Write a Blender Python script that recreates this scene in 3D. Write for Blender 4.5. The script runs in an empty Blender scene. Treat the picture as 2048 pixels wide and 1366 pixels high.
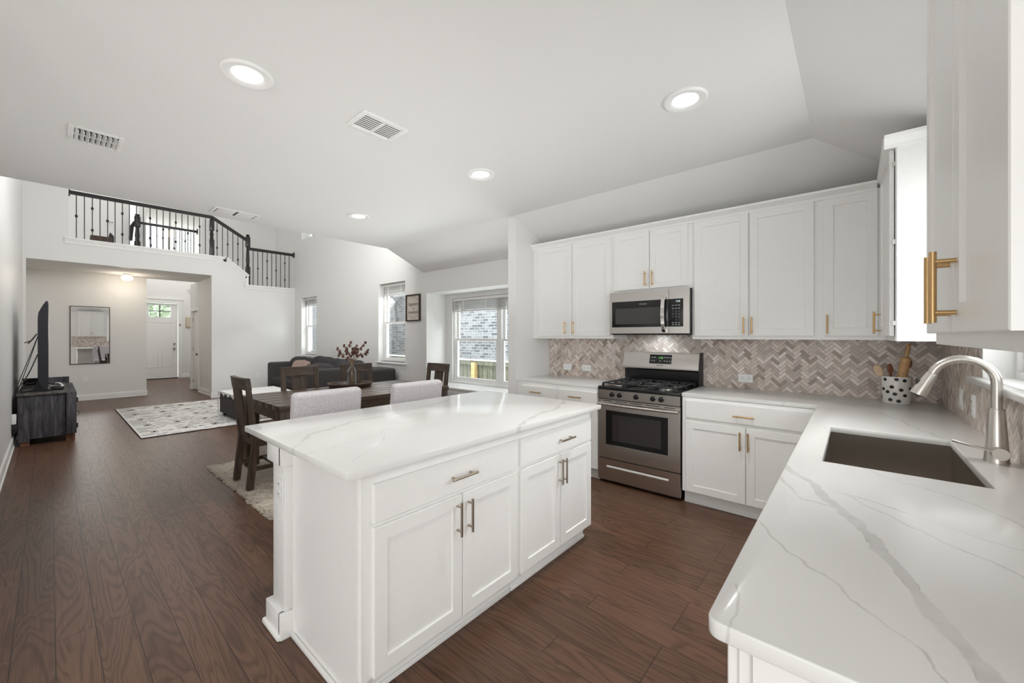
import bpy, bmesh, math, random
from mathutils import Vector, Matrix
random.seed(7)
R = math.radians
PI = math.pi
SC = bpy.context.scene
COL = SC.collection

# ------------------------------------------------------------------ camera
cam = bpy.data.cameras.new('camera')
cam.sensor_width = 36.0
cam.lens = 13.964
cam.shift_y = -11.0 / 2048.0
cam.clip_start = 0.02
cam.clip_end = 200
CAM = bpy.data.objects.new('camera', cam)
COL.objects.link(CAM)
CAM.location = (0, 0, 1.39)
CAM.rotation_euler = (R(90), 0, R(40.687))
SC.camera = CAM

# ------------------------------------------------------------------ world, exposure
SC.view_settings.view_transform = 'Standard'
SC.view_settings.look = 'None'
SC.view_settings.gamma = 1.0
SC.view_settings.use_curve_mapping = False
SC.view_settings.exposure = EXPOSURE = 0.2
SC.cycles.use_denoising = True
SC.cycles.max_bounces = 10
SC.cycles.diffuse_bounces = 6
SC.cycles.glossy_bounces = 4
SC.cycles.transmission_bounces = 6
SC.cycles.transparent_max_bounces = 12
SC.cycles.sample_clamp_indirect = 6.0
wd = bpy.data.worlds.new('daylight')
SC.world = wd
wd.use_nodes = True
bg = wd.node_tree.nodes['Background']
bg.inputs[0].default_value = (0.93, 0.97, 1.0, 1)
bg.inputs[1].default_value = 2.2

def area(name, loc, rot, sx, sy, power, color=(1, 1, 1), shape='RECTANGLE', spread=180):
    l = bpy.data.lights.new(name, 'AREA')
    l.shape = shape
    l.size = sx
    l.size_y = sy
    l.energy = power
    l.color = color
    l.spread = R(spread)
    o = bpy.data.objects.new(name, l)
    o.location = loc
    o.rotation_euler = tuple(R(a) for a in rot)
    COL.objects.link(o)
    return o
# added fill lamps without fixtures, plus daylight at the stair and sink windows
area('living_fill', (-8.0, 2.6, 5.3), (-40, 0, 0), 4.4, 2.6, 18, (1, 0.99, 0.97))  # added lamp under the closed ceiling, brightens the living room
area('far_wall_fill', (-5.75, 1.9, 3.3), (0, 82, 0), 0.9, 3.2, 68, (1, 0.99, 0.98))  # added lamp before a solid wall, lights the far wall and alcove
area('foyer_fill', (-15.0, 2.6, 5.3), (0, 0, 0), 2.6, 2.0, 55, (1, 0.99, 0.97))  # added lamp under the foyer ceiling, no fixture there
area('stair_window_daylight', (-17.4, 2.55, 4.65), (0, -90, 0), 0.95, 1.4, 60, (1, 1, 1))
area('landing_fill', (-11.9, 1.4, 5.3), (0, 0, 0), 1.2, 2.6, 13, (1, 0.99, 0.97))  # added lamp under the upstairs ceiling, no window above
area('breakfast_fill', (-0.1, -4.3, 1.35), (93, 0, 4), 3.4, 2.0, 29, (1, 0.995, 0.98))  # added soft lamp behind the camera, stands in for unseen windows
area('passage_fill', (2.45, -1.6, 1.4), (0, 92, -38), 1.9, 2.4, 84, (1, 0.995, 0.98))  # added unseen lamp, lifts the island fronts
area('sink_window_daylight', (0.72, 2.32, 1.75), (0, 90, 0), 1.05, 1.2, 22, (1, 1, 1))
area('ceiling_fill', (-3.3, 1.4, 1.56), (180, 0, 0), 4.3, 3.3, 19, (1, 0.995, 0.985))  # added lamp facing up, stands in for light bounced to the ceiling
area('side_yard_fill', (-6.6, 5.05, 2.75), (-32, 0, 0), 8.0, 0.6, 260, (0.97, 0.99, 1.0))  # added lamp above the panes, out of view, brightens seat and jambs
area('yard_ground_fill', (-6.6, 5.25, 0.2), (222, 0, 0), 8.0, 0.7, 300, (0.98, 1.0, 1.0))  # added lamp facing up, imitates light off sunlit ground
sun = bpy.data.lights.new('sun', 'SUN'); sun.energy = 4.0; sun.angle = R(3); sun.color = (1, .98, .95)
SUN = bpy.data.objects.new('sun', sun); COL.objects.link(SUN); SUN.rotation_euler = (R(24), 0, R(-6))

# ------------------------------------------------------------------ materials
def lin(h):
    h = h.lstrip('#')
    c = [int(h[i:i + 2], 16) / 255 for i in (0, 2, 4)]
    return tuple((x / 12.92 if x <= 0.04045 else ((x + 0.055) / 1.055) ** 2.4) for x in c) + (1,)
def newmat(name):
    m = bpy.data.materials.new(name)
    m.use_nodes = True
    nt = m.node_tree
    return m, nt, nt.nodes['Principled BSDF']
def S(b, k, v):
    if k in b.inputs: b.inputs[k].default_value = v
def N(nt, t, **kw):
    n = nt.nodes.new(t)
    for k, v in kw.items(): setattr(n, k, v)
    return n
def coords(nt, scale=(1, 1, 1), kind='Object', rot=(0, 0, 0)):
    tc = N(nt, 'ShaderNodeTexCoord')
    mp = N(nt, 'ShaderNodeMapping')
    mp.inputs['Scale'].default_value = scale
    mp.inputs['Rotation'].default_value = rot
    nt.links.new(tc.outputs[kind], mp.inputs['Vector'])
    return mp.outputs['Vector']
def ramp(nt, fac, stops, interp='LINEAR'):
    r = N(nt, 'ShaderNodeValToRGB')
    r.color_ramp.interpolation = interp
    e = r.color_ramp.elements
    while len(e) < len(stops): e.new(0.5)
    for i, (p, c) in enumerate(stops):
        e[i].position = p
        e[i].color = c
    nt.links.new(fac, r.inputs[0])
    return r.outputs[0]
def math_n(nt, op, a, b=None, c=None):
    n = N(nt, 'ShaderNodeMath', operation=op)
    for i, v in enumerate((a, b, c)):
        if v is None: continue
        if isinstance(v, (int, float)): n.inputs[i].default_value = v
        else: nt.links.new(v, n.inputs[i])
    return n.outputs[0]
def noise(nt, vec, scale, detail=2, rough=0.5, dist=0.0):
    n = N(nt, 'ShaderNodeTexNoise')
    n.inputs['Scale'].default_value = scale
    n.inputs['Detail'].default_value = detail
    n.inputs['Roughness'].default_value = rough
    n.inputs['Distortion'].default_value = dist
    if vec is not None: nt.links.new(vec, n.inputs['Vector'])
    return n
def bump(nt, b, h, strength=0.2, dist=0.01):
    n = N(nt, 'ShaderNodeBump')
    n.inputs['Strength'].default_value = strength
    n.inputs['Distance'].default_value = dist
    nt.links.new(h, n.inputs['Height'])
    nt.links.new(n.outputs[0], b.inputs['Normal'])
def plain(name, col, rough=0.5, metal=0.0, spec=0.5, mottle=0.0, mscale=30, bmp=0.0, coat=0.0):
    m, nt, b = newmat(name)
    c = lin(col) if isinstance(col, str) else tuple(col) + (1,)
    S(b, 'Base Color', c); S(b, 'Roughness', rough); S(b, 'Metallic', metal); S(b, 'Specular IOR Level', spec)
    S(b, 'Coat Weight', coat)
    v = coords(nt)
    n = noise(nt, v, mscale, 3)
    if mottle:
        lo = tuple(x * (1 - mottle) for x in c[:3]) + (1,)
        hi = tuple(min(1, x * (1 + mottle)) for x in c[:3]) + (1,)
        nt.links.new(ramp(nt, n.outputs[0], [(0.3, lo), (0.7, hi)]), b.inputs['Base Color'])
    else:
        lo = tuple(x * 0.985 for x in c[:3]) + (1,)
        nt.links.new(ramp(nt, n.outputs[0], [(0.35, lo), (0.65, c)]), b.inputs['Base Color'])
    if bmp: bump(nt, b, n.outputs[0], bmp, 0.002)
    return m

MT = {}
MT['wall'] = plain('wall_paint', (0.80, 0.797, 0.782), 0.55, bmp=0.05, mscale=160)
MT['satin_wall'] = plain('satin_wall_paint', (0.80, 0.797, 0.782), 0.40, spec=0.3, bmp=0.03, mscale=160)
MT['ceiling'] = plain('ceiling_paint', (0.80, 0.797, 0.782), 0.9, spec=0.2, bmp=0.10, mscale=120)
MT['trim'] = plain('trim_paint', (0.86, 0.855, 0.84), 0.35)
MT['cabinet'] = plain('cabinet_paint', (0.865, 0.862, 0.845), 0.30)
MT['white_plastic'] = plain('white_plastic', (0.88, 0.88, 0.87), 0.35)
MT['blind'] = plain('blind_slats', (0.62, 0.61, 0.59), 0.5)
MT['black'] = plain('black_gloss', (0.008, 0.008, 0.009), 0.18)
MT['tv_black'] = plain('tv_shell', (0.012, 0.013, 0.02), 0.35)
MT['black_matte'] = plain('black_enamel', (0.012, 0.012, 0.013), 0.45)
MT['iron'] = plain('cast_iron', (0.02, 0.02, 0.022), 0.42)
MT['rail_black'] = plain('black_rail_stain', (0.016, 0.014, 0.014), 0.35)
MT['gap'] = plain('dark_gap', (0.03, 0.028, 0.026), 0.8)
MT['gold'] = plain('brushed_gold', (0.55, 0.36, 0.17), 0.32, 1.0)
MT['nickel'] = plain('bronze_nickel', (0.42, 0.36, 0.29), 0.30, 1.0)
MT['satin_nickel'] = plain('satin_nickel', (0.62, 0.59, 0.55), 0.28, 1.0)
MT['chrome'] = plain('polished_steel', (0.72, 0.70, 0.68), 0.12, 1.0)
MT['bronze'] = plain('dark_bronze_hardware', (0.08, 0.07, 0.06), 0.35, 0.9)
MT['gray_fabric'] = plain('gray_linen', '#cac6c9', 0.95, spec=0.1, mottle=0.22, mscale=160, bmp=0.25)
MT['sofa'] = plain('charcoal_fabric', '#4a4747', 0.95, spec=0.1, mottle=0.14, mscale=260, bmp=0.2)
MT['sofa_cushion'] = plain('charcoal_cushion_fabric', '#454344', 0.95, spec=0.1, mottle=0.16, mscale=260, bmp=0.2)
MT['pink'] = plain('dusty_pink_fabric', '#a8938a', 0.95, spec=0.1, mottle=0.1, mscale=200)
MT['throw'] = plain('white_knit', (0.80, 0.79, 0.77), 0.95, spec=0.1, mottle=0.05, mscale=90, bmp=0.4)
MT['shag'] = plain('shaggy_wool', '#c9beb1', 1.0, spec=0.05, mottle=0.22, mscale=70, bmp=0.6)
MT['rug'] = plain('flatweave_wool', '#e4e1de', 1.0, spec=0.05, mottle=0.06, mscale=60)
MT['rug_dark'] = plain('black_rug_yarn', '#3f3c3c', 1.0, spec=0.05)
MT['porcelain'] = plain('glazed_ceramic', (0.82, 0.80, 0.77), 0.2)
MT['light_wood'] = plain('beech_wood', '#c89f70', 0.5, mottle=0.12, mscale=40)
MT['pale_wood'] = plain('pale_wood', '#dcc2a0', 0.55, mottle=0.1, mscale=40)
MT['red_wood'] = plain('reddish_wood', '#8a5c42', 0.5, mottle=0.15, mscale=40)
MT['pod'] = plain('dried_seed_pod', '#5f4138', 0.7, mottle=0.3, mscale=60)
MT['stem'] = plain('dried_stem', '#7a6048', 0.8)
MT['leaf'] = plain('leaf_green', '#c6d2ba', 0.7, mottle=0.3, mscale=3)
MT['concrete'] = plain('outdoor_ground', '#8b8a80', 0.9, mottle=0.2, mscale=4)
MT['sign_face'] = plain('sign_board', '#cfc7bb', 0.8, mottle=0.06, mscale=20)
MT['sign_frame'] = plain('sign_frame_wood', '#3a2a20', 0.6, mottle=0.2, mscale=40)
MT['ink'] = plain('black_ink', '#2a2523', 0.8)
MT['label_ink'] = plain('pale_lettering', (0.55, 0.56, 0.57), 0.6)
MT['carpet'] = plain('gray_stair_carpet', '#8d8883', 1.0, mottle=0.1, mscale=200)
MT['fence_post'] = plain('new_fence_post', '#b49a6c', 0.8, mottle=0.15, mscale=20)

def emit(name, col, strength):
    m, nt, b = newmat(name)
    nt.nodes.remove(b)
    e = N(nt, 'ShaderNodeEmission')
    e.inputs[0].default_value = tuple(col) + (1,)
    e.inputs[1].default_value = strength
    nt.links.new(e.outputs[0], nt.nodes['Material Output'].inputs[0])
    return m
MT['lamp'] = emit('lamp_glow', (1, 0.98, 0.95), 6.0)
MT['warm_lamp'] = emit('warm_lamp_glow', (1, 0.88, 0.70), 2.6)
MT['clock_green'] = emit('green_clock_digits', (0.35, 0.9, 0.25), 0.7)
MT['clock_white'] = emit('white_clock_digits', (0.8, 0.95, 1.0), 1.0)

def glass(name, tint=(1, 1, 1), rough=0.0, refl=0.10):
    m, nt, b = newmat(name)
    nt.nodes.remove(b)
    t = N(nt, 'ShaderNodeBsdfTransparent'); t.inputs[0].default_value = tuple(tint) + (1,)
    g = N(nt, 'ShaderNodeBsdfGlossy'); g.inputs['Roughness'].default_value = rough
    lw = N(nt, 'ShaderNodeLayerWeight'); lw.inputs[0].default_value = 0.25
    f = math_n(nt, 'MULTIPLY', lw.outputs['Fresnel'], refl * 6)
    f2 = math_n(nt, 'MINIMUM', f, 0.6)
    mx = N(nt, 'ShaderNodeMixShader')
    nt.links.new(f2, mx.inputs[0]); nt.links.new(t.outputs[0], mx.inputs[1]); nt.links.new(g.outputs[0], mx.inputs[2])
    nt.links.new(mx.outputs[0], nt.nodes['Material Output'].inputs[0])
    return m
MT['glass'] = glass('window_glass', (0.97, 0.985, 0.99))
MT['bottle_glass'] = glass('bottle_glass', (0.95, 0.97, 0.985), 0.02, 0.16)

def mirror_m():
    m, nt, b = newmat('mirror_silver')
    S(b, 'Base Color', (0.9, 0.9, 0.9, 1)); S(b, 'Metallic', 1.0); S(b, 'Roughness', 0.01)
    return m
MT['mirror'] = mirror_m()

def steel(name, base, rough, axis):
    m, nt, b = newmat(name)
    S(b, 'Metallic', 1.0)
    sc = {'x': (3, 260, 260), 'z': (260, 260, 3), 'y': (260, 3, 260)}[axis]
    n = noise(nt, coords(nt, sc), 1.0, 3)
    c = base
    S(b, 'Base Color', tuple(base) + (1,))
    rr = N(nt, 'ShaderNodeMapRange'); rr.inputs[3].default_value = rough * .97; rr.inputs[4].default_value = rough * 1.03
    nt.links.new(n.outputs[0], rr.inputs[0]); nt.links.new(rr.outputs[0], b.inputs['Roughness'])
    S(b, 'Anisotropic', 0.65)
    tg = N(nt, 'ShaderNodeTangent'); tg.direction_type = 'RADIAL'; tg.axis = 'Z'
    nt.links.new(tg.outputs[0], b.inputs['Tangent'])
    return m
MT['steel'] = steel('brushed_stainless', (0.60, 0.575, 0.545), 0.27, 'x')
MT['sink_steel'] = steel('sink_stainless', (0.44, 0.40, 0.36), 0.36, 'y')

def wood(name, c1, c2, c3, scale=1.0, axis=(1, 14, 14), rough=0.45):
    m, nt, b = newmat(name)
    v = coords(nt, tuple(a * scale for a in axis))
    n1 = noise(nt, v, 2.2, 4, 0.6, 0.6)
    n2 = noise(nt, v, 9.0, 3, 0.6)
    s = math_n(nt, 'ADD', math_n(nt, 'MULTIPLY', n1.outputs[0], 0.7), math_n(nt, 'MULTIPLY', n2.outputs[0], 0.3))
    nt.links.new(ramp(nt, s, [(0.32, lin(c1)), (0.5, lin(c2)), (0.68, lin(c3))]), b.inputs['Base Color'])
    S(b, 'Roughness', rough)
    bump(nt, b, s, 0.15, 0.002)
    return m
MT['table_wood'] = wood('table_wood_y', '#2c211a', '#4a3b31', '#634f41', 1.0, (12, 1, 12), 0.34)
MT['chair_wood'] = wood('chair_wood_z', '#2a2019', '#45372d', '#5f4d40', 1.2, (12, 12, 1), 0.45)
MT['chair_rail_wood'] = wood('chair_wood_x', '#2a2019', '#46382f', '#625144', 1.2, (1, 12, 12), 0.45)
MT['tray_wood'] = wood('tray_wood', '#2a1d15', '#45342a', '#5c4838', 1.5, (10, 2, 10), 0.4)
MT['old_plank'] = wood('weathered_plank', '#26252a', '#46454a', '#6c6868', 1.3, (9, 9, 1), 0.8)
MT['old_plank_top'] = wood('weathered_plank_top', '#2b2a2d', '#504c4a', '#766d66', 1.3, (1, 9, 9), 0.7)
MT['foot_wood'] = wood('stand_foot_wood', '#4a2f22', '#6b4632', '#8a5d42', 1.3, (9, 9, 1), 0.7)
MT['fence'] = wood('fence_cedar', '#3b3d34', '#5c5e50', '#757464', 1.0, (10, 10, 1), 0.85)

def floor_m():
    m, nt, b = newmat('dark_oak_planks')
    tc = N(nt, 'ShaderNodeNewGeometry')
    mp = N(nt, 'ShaderNodeMapping'); mp.inputs['Location'].default_value = (50, -0.016 + 12.7, 0)
    nt.links.new(tc.outputs['Position'], mp.inputs['Vector'])
    br = N(nt, 'ShaderNodeTexBrick')
    br.offset = 0.37; br.offset_frequency = 3; br.squash = 1.0
    br.inputs['Scale'].default_value = 1.0
    br.inputs['Brick Width'].default_value = 1.05
    br.inputs['Row Height'].default_value = 0.127
    br.inputs['Mortar Size'].default_value = 0.0016
    br.inputs['Mortar Smooth'].default_value = 0.1
    br.inputs['Color1'].default_value = (0, 0, 0, 1); br.inputs['Color2'].default_value = (1, 1, 1, 1)
    br.inputs['Mortar'].default_value = (0.5, 0.5, 0.5, 1)
    nt.links.new(mp.outputs[0], br.inputs['Vector'])
    sep = N(nt, 'ShaderNodeSeparateXYZ'); nt.links.new(mp.outputs[0], sep.inputs[0])
    rnd = N(nt, 'ShaderNodeSeparateColor'); nt.links.new(br.outputs['Color'], rnd.inputs[0])
    r = rnd.outputs[0]
    cx = N(nt, 'ShaderNodeCombineXYZ')
    nt.links.new(math_n(nt, 'MULTIPLY', sep.outputs[0], 1.15), cx.inputs[0])
    nt.links.new(math_n(nt, 'MULTIPLY', sep.outputs[1], 9.0), cx.inputs[1])
    nt.links.new(math_n(nt, 'MULTIPLY', r, 37.0), cx.inputs[2])
    big = noise(nt, cx.outputs[0], 0.75, 2, 0.45, 0.7)
    rings = math_n(nt, 'SINE', math_n(nt, 'MULTIPLY', big.outputs[0], 95.0))
    rings = math_n(nt, 'POWER', math_n(nt, 'ADD', math_n(nt, 'MULTIPLY', rings, 0.5), 0.5), 2.5)
    fx = N(nt, 'ShaderNodeCombineXYZ')
    nt.links.new(math_n(nt, 'MULTIPLY', sep.outputs[0], 5.0), fx.inputs[0])
    nt.links.new(math_n(nt, 'MULTIPLY', sep.outputs[1], 150.0), fx.inputs[1])
    nt.links.new(math_n(nt, 'MULTIPLY', r, 11.0), fx.inputs[2])
    fine = noise(nt, fx.outputs[0], 1.0, 2)
    g = math_n(nt, 'ADD', math_n(nt, 'MULTIPLY', rings, 0.34), math_n(nt, 'MULTIPLY', fine.outputs[0], 0.45))
    g = math_n(nt, 'ADD', g, math_n(nt, 'MULTIPLY', r, 0.20))
    col = ramp(nt, g, [(0.15, lin('#6f5140')), (0.5, lin('#5b4131')), (0.95, lin('#3e2b20'))])
    mx = N(nt, 'ShaderNodeMix', data_type='RGBA')
    nt.links.new(br.outputs['Fac'], mx.inputs[0]); nt.links.new(col, mx.inputs[6]); mx.inputs[7].default_value = lin('#241812')
    nt.links.new(mx.outputs[2], b.inputs['Base Color'])
    rr = N(nt, 'ShaderNodeMapRange'); rr.inputs[3].default_value = 0.30; rr.inputs[4].default_value = 0.42
    nt.links.new(fine.outputs[0], rr.inputs[0]); nt.links.new(rr.outputs[0], b.inputs['Roughness'])
    h = math_n(nt, 'SUBTRACT', math_n(nt, 'MULTIPLY', g, -0.12), br.outputs['Fac'])
    bump(nt, b, h, 0.25, 0.002)
    S(b, 'Specular IOR Level', 0.36)
    return m
MT['floor'] = floor_m()

def quartz(name, veins):
    # veins: (half width, darkness, [(x, y), ...]) in the worktop plane
    m, nt, b = newmat(name)
    geo = N(nt, 'ShaderNodeNewGeometry')
    P_ = geo.outputs['Position']
    n1 = noise(nt, P_, 7.0, 2, 0.5)
    n2 = noise(nt, P_, 38.0, 4, 0.65)
    n3 = noise(nt, P_, 9.0, 3, 0.6)
    def vm(op, x, y=None):
        n = N(nt, 'ShaderNodeVectorMath', operation=op)
        for i, v in enumerate((x, y)):
            if v is None: continue
            if isinstance(v, (tuple, list)): n.inputs[i].default_value = v
            else: nt.links.new(v, n.inputs[i])
        return n
    def off(n, amp):
        d = vm('SUBTRACT', n.outputs['Color'], (0.5, 0.5, 0.5))
        k = vm('MULTIPLY', d.outputs[0], (amp, amp, 0))
        return k.outputs[0]
    q = vm('MULTIPLY', P_, (1, 1, 0)).outputs[0]
    q = vm('ADD', q, off(n1, 0.075)).outputs[0]
    q = vm('ADD', q, off(n2, 0.016)).outputs[0]
    tot = None
    for (w, dk, pts) in veins:
        best = None
        for (p0, p1) in zip(pts, pts[1:]):
            A = (p0[0], p0[1], 0); B_ = (p1[0] - p0[0], p1[1] - p0[1], 0)
            L2 = B_[0] ** 2 + B_[1] ** 2
            pa = vm('SUBTRACT', q, A).outputs[0]
            dt = vm('DOT_PRODUCT', pa, B_).outputs['Value']
            h = N(nt, 'ShaderNodeMath', operation='MULTIPLY'); h.use_clamp = True
            nt.links.new(dt, h.inputs[0]); h.inputs[1].default_value = 1 / L2
            sc = N(nt, 'ShaderNodeVectorMath', operation='SCALE'); sc.inputs[0].default_value = B_
            nt.links.new(h.outputs[0], sc.inputs['Scale'])
            d = vm('LENGTH', vm('SUBTRACT', pa, sc.outputs[0]).outputs[0]).outputs['Value']
            best = d if best is None else math_n(nt, 'MINIMUM', best, d)
        mr = N(nt, 'ShaderNodeMapRange'); mr.interpolation_type = 'SMOOTHSTEP'
        mr.inputs[1].default_value = w * (0.75 if w > .008 else 0.2); mr.inputs[2].default_value = w * 1.15; mr.inputs[3].default_value = dk; mr.inputs[4].default_value = 0
        nt.links.new(best, mr.inputs[0])
        v = mr.outputs[0]
        if w > .008:    # thin darker rim along a broad vein
            rim = N(nt, 'ShaderNodeMapRange'); rim.interpolation_type = 'SMOOTHSTEP'
            rim.inputs[1].default_value = 0.0; rim.inputs[2].default_value = 0.003; rim.inputs[3].default_value = min(1, dk * 1.7); rim.inputs[4].default_value = 0
            nt.links.new(math_n(nt, 'ABSOLUTE', math_n(nt, 'SUBTRACT', best, w * .9)), rim.inputs[0])
            gate = N(nt, 'ShaderNodeMapRange'); gate.inputs[1].default_value = .48; gate.inputs[2].default_value = .6
            nt.links.new(n3.outputs[0], gate.inputs[0])
            v = math_n(nt, 'MAXIMUM', v, math_n(nt, 'MULTIPLY', rim.outputs[0], gate.outputs[0]))
        tot = v if tot is None else math_n(nt, 'MAXIMUM', tot, v)
    brk = N(nt, 'ShaderNodeMapRange'); brk.inputs[1].default_value = 0.3; brk.inputs[2].default_value = 0.58; brk.inputs[3].default_value = 0.3
    nt.links.new(n3.outputs[0], brk.inputs[0])
    tot = math_n(nt, 'MULTIPLY', tot, brk.outputs[0])
    nt.links.new(ramp(nt, tot, [(0, (0.77, 0.768, 0.752, 1)), (1, (0.36, 0.355, 0.34, 1))]), b.inputs['Base Color'])
    S(b, 'Roughness', 0.15)
    return m

def brick_m():
    m, nt, b = newmat('gray_painted_brick')
    v = coords(nt, (1, 1, 1), 'Object', (R(90), 0, 0))
    br = N(nt, 'ShaderNodeTexBrick')
    br.inputs['Scale'].default_value = 1.0
    br.inputs['Brick Width'].default_value = 0.21; br.inputs['Row Height'].default_value = 0.075
    br.inputs['Mortar Size'].default_value = 0.008
    br.inputs['Color1'].default_value = lin('#9b9fa3'); br.inputs['Color2'].default_value = lin('#5c6166')
    br.inputs['Mortar'].default_value = lin('#b4b6b6')
    br.inputs['Bias'].default_value = -0.1
    nt.links.new(v, br.inputs['Vector'])
    n = noise(nt, v, 26.0, 3)
    mx = N(nt, 'ShaderNodeMix', data_type='RGBA', blend_type='MULTIPLY'); mx.inputs[0].default_value = 0.45
    nt.links.new(br.outputs['Color'], mx.inputs[6])
    nt.links.new(ramp(nt, n.outputs[0], [(0.35, (0.45, 0.45, 0.47, 1)), (0.6, (1, 1, 1, 1))]), mx.inputs[7])
    nt.links.new(mx.outputs[2], b.inputs['Base Color'])
    S(b, 'Roughness', 0.9)
    bump(nt, b, br.outputs['Fac'], -0.4, 0.01)
    return m
MT['brick'] = brick_m()
TILE = []
for i, c in enumerate(['#ddd1c9', '#cdc0b7', '#bfb0a6', '#a6968b', '#e9dfd8', '#c0b5ad', '#d6c8bd']):
    TILE.append(wood('stone_tile_%s' % 'abcdefg'[i], c, c, '#%02x%02x%02x' % tuple(min(255, int(int(c[k:k + 2], 16) * 1.10)) for k in (1, 3, 5)), 3.0, (3, 3, 3), 0.32))
MT['grout'] = plain('tile_grout', '#9a918b', 0.8)

# ------------------------------------------------------------------ mesh helpers
ORG = {}
class MB:
    def __init__(self): self.v = []; self.f = []; self.m = []
    def add(self, vs, fs, m=0, M=None):
        o = len(self.v)
        self.v += [tuple(M @ Vector(p)) if M is not None else tuple(p) for p in vs]
        self.f += [tuple(i + o for i in f) for f in fs]
        self.m += [m] * len(fs)
        return self
    def bm(self, b, m=0, M=None):
        b.verts.index_update()
        self.add([v.co.copy() for v in b.verts], [[v.index for v in f.verts] for f in b.faces], m, M)
        b.free()
        return self
    def box(self, x0, x1, y0, y1, z0, z1, m=0, b=0.0, seg=2, M=None):
        vs = [(x0, y0, z0), (x1, y0, z0), (x1, y1, z0), (x0, y1, z0), (x0, y0, z1), (x1, y0, z1), (x1, y1, z1), (x0, y1, z1)]
        fs = [(0, 3, 2, 1), (4, 5, 6, 7), (0, 1, 5, 4), (1, 2, 6, 5), (2, 3, 7, 6), (3, 0, 4, 7)]
        if not b: return self.add(vs, fs, m, M)
        q = bmesh.new()
        bv = [q.verts.new(p) for p in vs]
        for f in fs: q.faces.new([bv[i] for i in f])
        bmesh.ops.bevel(q, geom=list(q.edges), offset=b, segments=seg, affect='EDGES', profile=0.5)
        return self.bm(q, m, M)
    def cyl(self, p0, p1, r0, r1=None, n=16, m=0):
        r1 = r0 if r1 is None else r1
        p0 = Vector(p0); p1 = Vector(p1); d = (p1 - p0).normalized()
        a = d.orthogonal().normalized(); c = d.cross(a)
        vs = [p0 + (a * math.cos(2 * PI * i / n) + c * math.sin(2 * PI * i / n)) * r0 for i in range(n)]
        vs += [p1 + (a * math.cos(2 * PI * i / n) + c * math.sin(2 * PI * i / n)) * r1 for i in range(n)]
        fs = [(i, (i + 1) % n, n + (i + 1) % n, n + i) for i in range(n)] + [tuple(range(n))[::-1], tuple(range(n, 2 * n))]
        return self.add(vs, fs, m)
    def tube(self, pts, r, n=8, m=0, cap=True):
        pts = [Vector(p) for p in pts]
        rs = r if isinstance(r, (list, tuple)) else [r] * len(pts)
        vs = []; a = None
        for i, p in enumerate(pts):
            d = (pts[min(i + 1, len(pts) - 1)] - pts[max(i - 1, 0)]).normalized()
            if a is None: a = d.orthogonal().normalized()
            a = (a - d * a.dot(d))
            a = a.normalized() if a.length > 1e-6 else d.orthogonal().normalized()
            c = d.cross(a)
            vs += [p + (a * math.cos(2 * PI * k / n) + c * math.sin(2 * PI * k / n)) * rs[i] for k in range(n)]
        fs = []
        for i in range(len(pts) - 1):
            fs += [(i * n + k, i * n + (k + 1) % n, (i + 1) * n + (k + 1) % n, (i + 1) * n + k) for k in range(n)]
        if cap: fs += [tuple(range(n))[::-1], tuple(range(len(vs) - n, len(vs)))]
        return self.add(vs, fs, m)
    def lathe(self, prof, c=(0, 0, 0), n=24, m=0, M=None):
        vs = []; fs = []
        for (r, z) in prof:
            vs += [(c[0] + r * math.cos(2 * PI * k / n), c[1] + r * math.sin(2 * PI * k / n), c[2] + z) for k in range(n)]
        for i in range(len(prof) - 1):
            fs += [(i * n + k, i * n + (k + 1) % n, (i + 1) * n + (k + 1) % n, (i + 1) * n + k) for k in range(n)]
        if prof[0][0] > 1e-6: fs.append(tuple(range(n))[::-1])
        if prof[-1][0] > 1e-6: fs.append(tuple(range(len(vs) - n, len(vs))))
        return self.add(vs, fs, m, M)
    def prism(self, poly, a0, a1, axis='z', m=0, M=None):
        n = len(poly)
        f3 = {'z': lambda p, a: (p[0], p[1], a), 'x': lambda p, a: (a, p[0], p[1]), 'y': lambda p, a: (p[0], a, p[1])}[axis]
        vs = [f3(p, a0) for p in poly] + [f3(p, a1) for p in poly]
        fs = [tuple(range(n))[::-1], tuple(range(n, 2 * n))] + [(i, (i + 1) % n, n + (i + 1) % n, n + i) for i in range(n)]
        return self.add(vs, fs, m, M)
    def rings(self, fn, u0, u1, v0, v1, loops, m=0, mlast=None):
        vs = []; fs = []; ms = []
        for (i, w) in loops:
            vs += [fn(u0 + i, v0 + i, w), fn(u1 - i, v0 + i, w), fn(u1 - i, v1 - i, w), fn(u0 + i, v1 - i, w)]
        for k in range(len(loops) - 1):
            for j in range(4):
                fs.append((k * 4 + j, k * 4 + (j + 1) % 4, k * 4 + 4 + (j + 1) % 4, k * 4 + 4 + j))
        fs.append((3, 2, 1, 0))
        self.add(vs, fs, m)
        e = (len(loops) - 1) * 4
        o = len(self.v) - len(vs)
        self.f.append((o + e, o + e + 1, o + e + 2, o + e + 3)); self.m.append(m if mlast is None else mlast)
        return self
    def ball(self, c, rx, ry=None, rz=None, m=0, seg=12, rg=8, M=None):
        ry = rx if ry is None else ry; rz = rx if rz is None else rz
        prof = [(math.sin(PI * i / rg), -math.cos(PI * i / rg)) for i in range(rg + 1)]
        vs = []; fs = []
        for (r, z) in prof:
            vs += [(c[0] + rx * r * math.cos(2 * PI * k / seg), c[1] + ry * r * math.sin(2 * PI * k / seg), c[2] + rz * z) for k in range(seg)]
        for i in range(rg):
            fs += [(i * seg + k, i * seg + (k + 1) % seg, (i + 1) * seg + (k + 1) % seg, (i + 1) * seg + k) for k in range(seg)]
        return self.add(vs, fs, m, M)
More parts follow.
